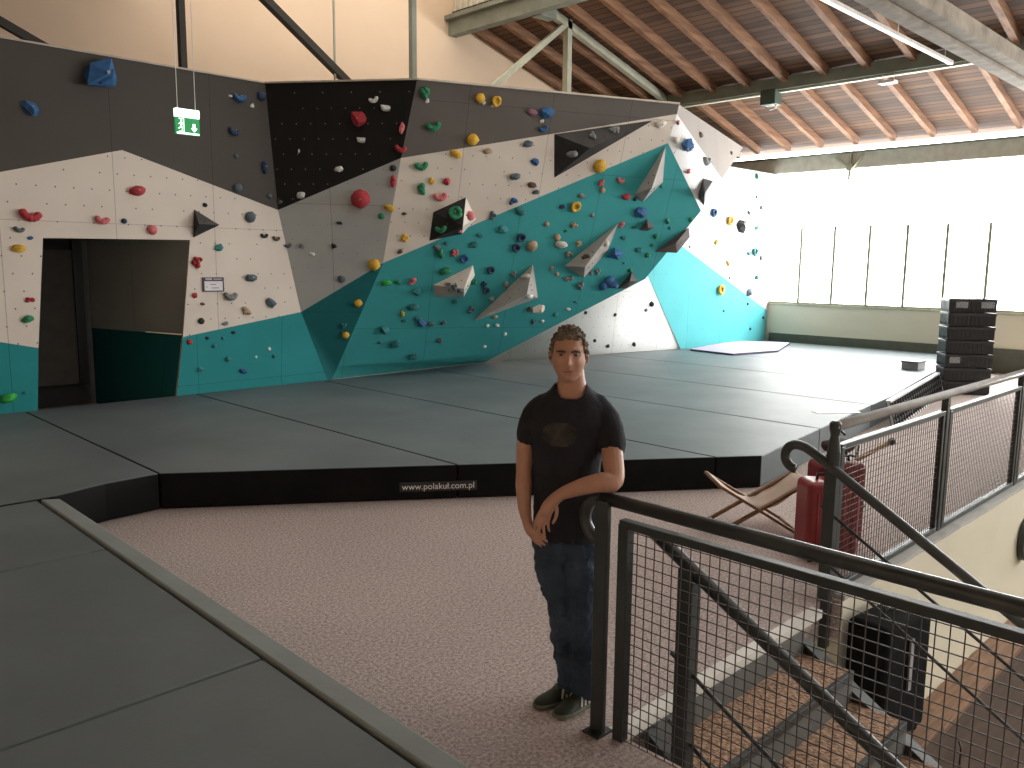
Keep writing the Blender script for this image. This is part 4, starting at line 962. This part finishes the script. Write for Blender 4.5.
# body
bm = bmesh.new()
HCx, HCy, HCz = -.042, .0, 1.662
r = bmesh.ops.create_icosphere(bm, subdivisions=5, radius=1)
def g(x, z, x0, z0, sx, sz): return math.exp(-((x-x0)/sx)**2-((z-z0)/sz)**2)
for v in r['verts']:
    dx, dy, dz = v.co
    wx = .077*(1-.20*max(0, -dz-.15)**1.4-.04*max(0, dz))
    fy = .098*(1-.05*max(0, -dz)) if dy < 0 else .104*(1-.45*max(0, -dz)**1.2)
    hz = .118 if dz > 0 else .126
    sgx = math.copysign(abs(dx)**.88, dx)
    x, y, z = sgx*wx, dy*fy, dz*hz
    if dy < 0:
        f = 0
        f += .016*g(x, z, 0, -.012, .011, .028)+.017*g(x, z, 0, -.031, .013, .014)+.006*g(x, z, 0, -.034, .022, .010)   # nose
        f += .006*g(x, z, 0, .030, .055, .012)                                                # brow ridge
        for s in (-1, 1):
            f -= .013*g(x, z, s*.032, .010, .019, .013); f += .006*g(x, z, s*.045, -.022, .022, .02); f -= .004*g(x, z, s*.030, -.052, .012, .022)
        f += .007*g(x, z, 0, -.059, .024, .006)+.007*g(x, z, 0, -.073, .020, .006)-.007*g(x, z, 0, -.066, .03, .0032)-.004*g(x, z, 0, -.086, .03, .006)
        f += .013*g(x, z, 0, -.104, .026, .016)
        y -= f*min(1, -dy*1.6)
    v.co = Vector((HCx+x, HCy+y, HCz+z))
for s in (-1, 1):   # ears
    q = bmesh.ops.create_icosphere(bm, subdivisions=3, radius=1)
    for v in q['verts']:
        c = v.co.copy(); v.co = Vector((HCx+s*(.080+abs(c.y)*.006)+c.x*.007, HCy+.018+c.y*.018, HCz-.008+c.z*.033))
ell(bm, [(-.03, .05, 1.42, .12, .06), (-.03, .048, 1.47, .09, .065), (-.026, .044, 1.505, .070, .062), (-.028, .035, 1.545, .062, .058), (-.034, .025, 1.61, .057, .058)])
ell(bm, [(-.035, .03, .86, .125, .085), (-.035, .03, 1.1, .125, .088), (-.032, .04, 1.30, .145, .09), (-.03, .045, 1.42, .14, .075), (-.03, .05, 1.47, .08, .05)])
LARM = [(-.165, .05, 1.41, .04), (-.220, .045, 1.30, .045), (-.233, .04, 1.20, .040), (-.236, .03, 1.12, .036), (-.234, .0, 1.06, .038), (-.228, -.035, .98, .031), (-.216, -.065, .925, .024)]
RARM = [(.095, .05, 1.42, .04), (.148, .01, 1.32, .048), (.160, -.08, 1.22, .048), (.163, -.160, 1.138, .044), (.110, -.182, 1.134, .044), (.03, -.190, 1.115, .037), (-.055, -.190, 1.082, .027)]
limb(bm, LARM); limb(bm, RARM)
# hands: palm + five separate fingers each
def finger(b, pts, r0):
    b = Vector(b); pts = [b+(Vector(p)-b)*1.12 for p in pts]; r0 *= .92
    limb(bm, [(*p, r0*(1-.12*i)) for i, p in enumerate([b]+pts)], n=10, sub=3)
limb(bm, [(-.055, -.190, 1.082, .026), (-.085, -.197, 1.060, .027), (-.112, -.202, 1.030, .028), (-.128, -.204, 1.004, .026)], n=14)
limb(bm, [(-.085, -.190, 1.050, .022), (-.112, -.197, 1.010, .022), (-.118, -.198, .992, .018)], n=12)
finger((-.148, -.200, 1.000), [(-.162, -.207, .972), (-.168, -.204, .945), (-.166, -.196, .922)], .0105)
finger((-.135, -.206, .994), [(-.148, -.214, .962), (-.151, -.212, .930), (-.148, -.202, .905)], .0108)
finger((-.120, -.206, .990), [(-.131, -.214, .958), (-.131, -.212, .930), (-.127, -.202, .908)], .0104)
finger((-.106, -.203, .990), [(-.113, -.208, .963), (-.112, -.205, .940), (-.108, -.197, .922)], .0092)
finger((-.088, -.205, 1.045), [(-.078, -.222, 1.018), (-.082, -.230, .992), (-.092, -.232, .972)], .0112)
limb(bm, [(-.216, -.065, .925, .023), (-.204, -.085, .900, .025), (-.190, -.105, .878, .025)], n=14)
finger((-.186, -.112, .888), [(-.166, -.128, .884), (-.147, -.134, .878), (-.134, -.133, .870)], .0102)
finger((-.183, -.116, .875), [(-.160, -.132, .868), (-.140, -.138, .860), (-.126, -.136, .850)], .0105)
finger((-.184, -.114, .862), [(-.164, -.128, .852), (-.147, -.132, .842), (-.136, -.128, .832)], .0102)
finger((-.188, -.108, .852), [(-.172, -.120, .840), (-.158, -.123, .830), (-.150, -.119, .822)], .0090)
finger((-.200, -.100, .910), [(-.186, -.125, .905), (-.170, -.140, .900), (-.158, -.146, .893)], .0112)
# legs under the denim and ankles
limb(bm, [(-.10, .03, .86, .07), (-.085, .02, .66, .06), (-.045, .01, .48, .05), (-.03, .04, .32, .045), (-.008, .06, .10, .035)])
limb(bm, [(.035, .02, .86, .07), (.038, .0, .66, .06), (.040, -.02, .49, .05), (.052, .0, .32, .045), (.062, .02, .10, .035)])
body = obj('body', bm, M_SKIN, man); remesh(body, .0042, 2)
# t-shirt
bm = bmesh.new()
ell(bm, [(-.036, .030, .815, .158, .112), (-.036, .030, .90, .153, .112), (-.040, .030, 1.02, .149, .112), (-.042, .032, 1.14, .152, .114), (-.036, .038, 1.26, .168, .118), (-.032, .042, 1.36, .182, .116), (-.030, .045, 1.42, .176, .100), (-.029, .048, 1.460, .145, .085), (-.028, .049, 1.495, .098, .074), (-.027, .048, 1.528, .074, .068)])
limb(bm, [(-.150, .05, 1.425, .056), (-.196, .048, 1.375, .055), (-.220, .045, 1.31, .050), (-.226, .042, 1.262, .046)])
limb(bm, [(.085, .05, 1.43, .056), (.130, .02, 1.375, .060), (.156, -.025, 1.30, .058), (.163, -.045, 1.262, .057)])
tee = obj('t_shirt', bm, M_TEE, man); remesh(tee, .006, 3, (.014, .09))
# neck opening of the shirt: drop the cap so the neck shows
bm = bmesh.new(); bm.from_mesh(tee.data)
gone = [f for f in bm.faces if (lambda c: c.z > 1.468+.05*((c.x+.028)/.070)**4+max(0, c.y)*.6 and math.hypot((c.x+.028)/.078, (c.y-.03)/.095) < 1.0)(f.calc_center_median())]
bmesh.ops.delete(bm, geom=gone, context='FACES'); bm.to_mesh(tee.data); bm.free()
# faint print on the chest
pm = tee.data.materials[0]
bm = bmesh.new(); nU, nV = 22, 12; G_ = []
dg = bpy.context.evaluated_depsgraph_get(); dg.update()
from mathutils.bvhtree import BVHTree
bv = BVHTree.FromPolygons([v.co[:] for v in tee.data.vertices], [p.vertices[:] for p in tee.data.polygons])
for i in range(nU+1):
    row = []
    for j in range(nV+1):
        x = -.150+.150*i/nU; z = 1.262+.105*j/nV; h_ = bv.ray_cast(Vector((x, -.5, z)), Vector((0, 1, 0)))
        row.append(bm.verts.new((x, (h_[0].y if h_[0] else -.08)-.0012, z)))
    G_.append(row)
for i in range(nU):
    for j in range(nV):
        u, v_ = (i+.5)/nU*2-1, (j+.5)/nV*2-1
        if u*u*.9+v_*v_*.9 > 1: continue
        bm.faces.new((G_[i][j], G_[i+1][j], G_[i+1][j+1], G_[i][j+1]))
pr = obj('chest_print', bm, mat('faded_grey_print', (.06, .055, .045), .85, dark=(.012, .012, .015), scale=22, var=.1), man, smooth=True)
# jeans
bm = bmesh.new()
ell(bm, [(-.036, .030, .90, .140, .098), (-.036, .030, .84, .150, .105), (-.036, .028, .77, .153, .108), (-.036, .026, .73, .12, .09)])
limb(bm, [(-.105, .030, .80, .088), (-.098, .022, .70, .086), (-.075, .005, .59, .075), (-.046, -.012, .49, .068), (-.040, .015, .38, .064), (-.024, .042, .26, .062), (-.008, .055, .16, .060), (-.006, .060, .095, .062)])
limb(bm, [(.030, .020, .80, .088), (.034, .010, .70, .083), (.038, -.010, .59, .075), (.040, -.028, .49, .070), (.046, -.012, .38, .066), (.054, .005, .26, .064), (.060, .015, .16, .062), (.062, .020, .085, .066)])
jeans = obj('jeans', bm, M_JEANS, man); remesh(jeans, .006, 3, (.032, .05))
# shoes
def shoe(hx, hy, tx, ty, nm):
    a = Vector((hx, hy, 0)); b = Vector((tx, ty, 0)); d = (b-a).normalized(); s = Vector((-d.y, d.x, 0)); L_ = (b-a).length
    prof = [(0, .028, .075), (.08, .036, .095), (.25, .038, .105), (.42, .037, .09), (.58, .043, .068), (.75, .047, .052), (.90, .040, .044), (1.0, .020, .030)]
    bm = bmesh.new(); R_ = []
    for u, w_, h_ in prof:
        c = a+d*(u*L_); R_.append([bm.verts.new(c+s*math.cos(t)*w_+Vector((0, 0, .018+max(0, math.sin(t))*(h_-.018)))) for t in [math.pi*k/10 for k in range(11)]])
    for A_, B_ in zip(R_, R_[1:]):
        for j in range(10): bm.faces.new((A_[j], B_[j], B_[j+1], A_[j+1]))
    bm.faces.new(R_[0]); bm.faces.new(R_[-1][::-1]); bmesh.ops.recalc_face_normals(bm, faces=bm.faces)
    t = obj('shoe', bm, M_SHOE, man, smooth=True); su = t.modifiers.new('s', 'SUBSURF'); su.levels = su.render_levels = 2
    bm = bmesh.new(); out = []
    for u, w_, _ in prof: out.append(a+d*(u*L_)+s*(w_+.004))
    for u, w_, _ in prof[::-1]: out.append(a+d*(u*L_)-s*(w_+.004))
    prism(bm, [(p.x, p.y) for p in out] if area2([(p.x, p.y) for p in out]) > 0 else [(p.x, p.y) for p in out][::-1], .001, .022); obj('sole', bm, M_SOLE, t, bevel=.005)
    for k in range(3):
        for sd in (-1, 1):
            u = .36+k*.09; w_ = .041; p0 = a+d*(u*L_)+s*sd*(w_+.001)+Vector((0, 0, .028)); p1 = a+d*((u-.06)*L_)+s*sd*(w_*.72)+Vector((0, 0, .075))
            bm = bmesh.new(); bar(bm, p0, p1, .011, .004, s*sd); obj('stripe', bm, M_STRIPE, t)
    bm = bmesh.new()
    for k in range(4): u = .36+k*.07; c = a+d*(u*L_)+Vector((0, 0, .094-k*.009)); bar(bm, c-s*.02, c+s*.02, .006, .004)
    obj('laces', bm, M_BLACK, t)
shoe(.050, .135, -.165, -.035, 'l'); shoe(.125, .085, -.068, -.115, 'r')
# eyes, brows, hair
for s in (-1, 1):
    bm = bmesh.new(); bmesh.ops.create_uvsphere(bm, u_segments=14, v_segments=10, radius=.0115, matrix=Matrix.Translation((HCx+s*.032, HCy-.0775, HCz+.009)))
    e_ = obj('eye', bm, mat('shaded_eye_white', (.22, .18, .15), .3), man, smooth=True)  # whites darkened, lid shadow put into the colour
    bm = bmesh.new(); tube(bm, [(HCx+s*.032, HCy-.0870, HCz+.008), (HCx+s*.032, HCy-.0896, HCz+.008)], .0040, 12); obj('iris', bm, mat('dark_iris', (.02, .015, .01), .2), e_)
    bm = bmesh.new(); limb(bm, [(HCx+s*.014, HCy-.098, HCz+.021, .0035), (HCx+s*.032, HCy-.096, HCz+.024, .0042), (HCx+s*.050, HCy-.082, HCz+.020, .003)], n=8)
    obj('eyebrow', bm, mat('eyebrow_hair', (.07, .045, .03), .8), man, smooth=True)
bm = bmesh.new(); limb(bm, [(HCx-.020, HCy-.093, HCz-.066, .0016), (HCx, HCy-.1005, HCz-.0655, .0024), (HCx+.020, HCy-.093, HCz-.066, .0016)], n=8); obj('mouth_line', bm, mat('lip', (.22, .08, .06), .5), man, smooth=True)
bm = bmesh.new(); rnd = random.Random(3)
r = bmesh.ops.create_icosphere(bm, subdivisions=5, radius=1)
kill = []
for v in r['verts']:
    dx, dy, dz = v.co
    hl = (.60-.10*abs(dx) if abs(dx) < .72 else .60-(abs(dx)-.72)*3.2) if dy < -.2 else (.60-(dy+.2)*2.6)          # hairline height
    hl = max(hl, -.32)
    nz = noise.noise(v.co*9)*.006+noise.noise(v.co*4)*.004
    k = 1.055+nz*9*.9
    if dz < hl: k = .90
    v.co = Vector((HCx+dx*.079*k, HCy+(dy*(.098 if dy < 0 else .106))*k, HCz+dz*.121*k))
for q in range(420):                                                # short curls
    th = rnd.uniform(0, 6.28); dz = rnd.uniform(-.25, 1); rr_ = math.sqrt(max(0, 1-dz*dz)); dx, dy = rr_*math.cos(th), rr_*math.sin(th)
    hl = (.62-.10*abs(dx) if abs(dx) < .72 else .62-(abs(dx)-.72)*3.2) if dy < -.2 else max(.62-(dy+.2)*2.6, -.30)
    if dz < hl: continue
    k = rnd.uniform(1.03, 1.13); s_ = rnd.uniform(.004, .008)
    bmesh.ops.create_icosphere(bm, subdivisions=1, radius=s_, matrix=Matrix.Translation((HCx+dx*.079*k, HCy+(dy*(.098 if dy < 0 else .106))*k, HCz+dz*.119*k)) @ Matrix.Rotation(rnd.uniform(0, 3), 4, 'X') @ Matrix.Diagonal((1, .6, 1.6, 1)))
obj('hair', bm, mat('greying_brown_hair', (.16, .125, .09), .8, var=.5, scale=60), man, smooth=True)
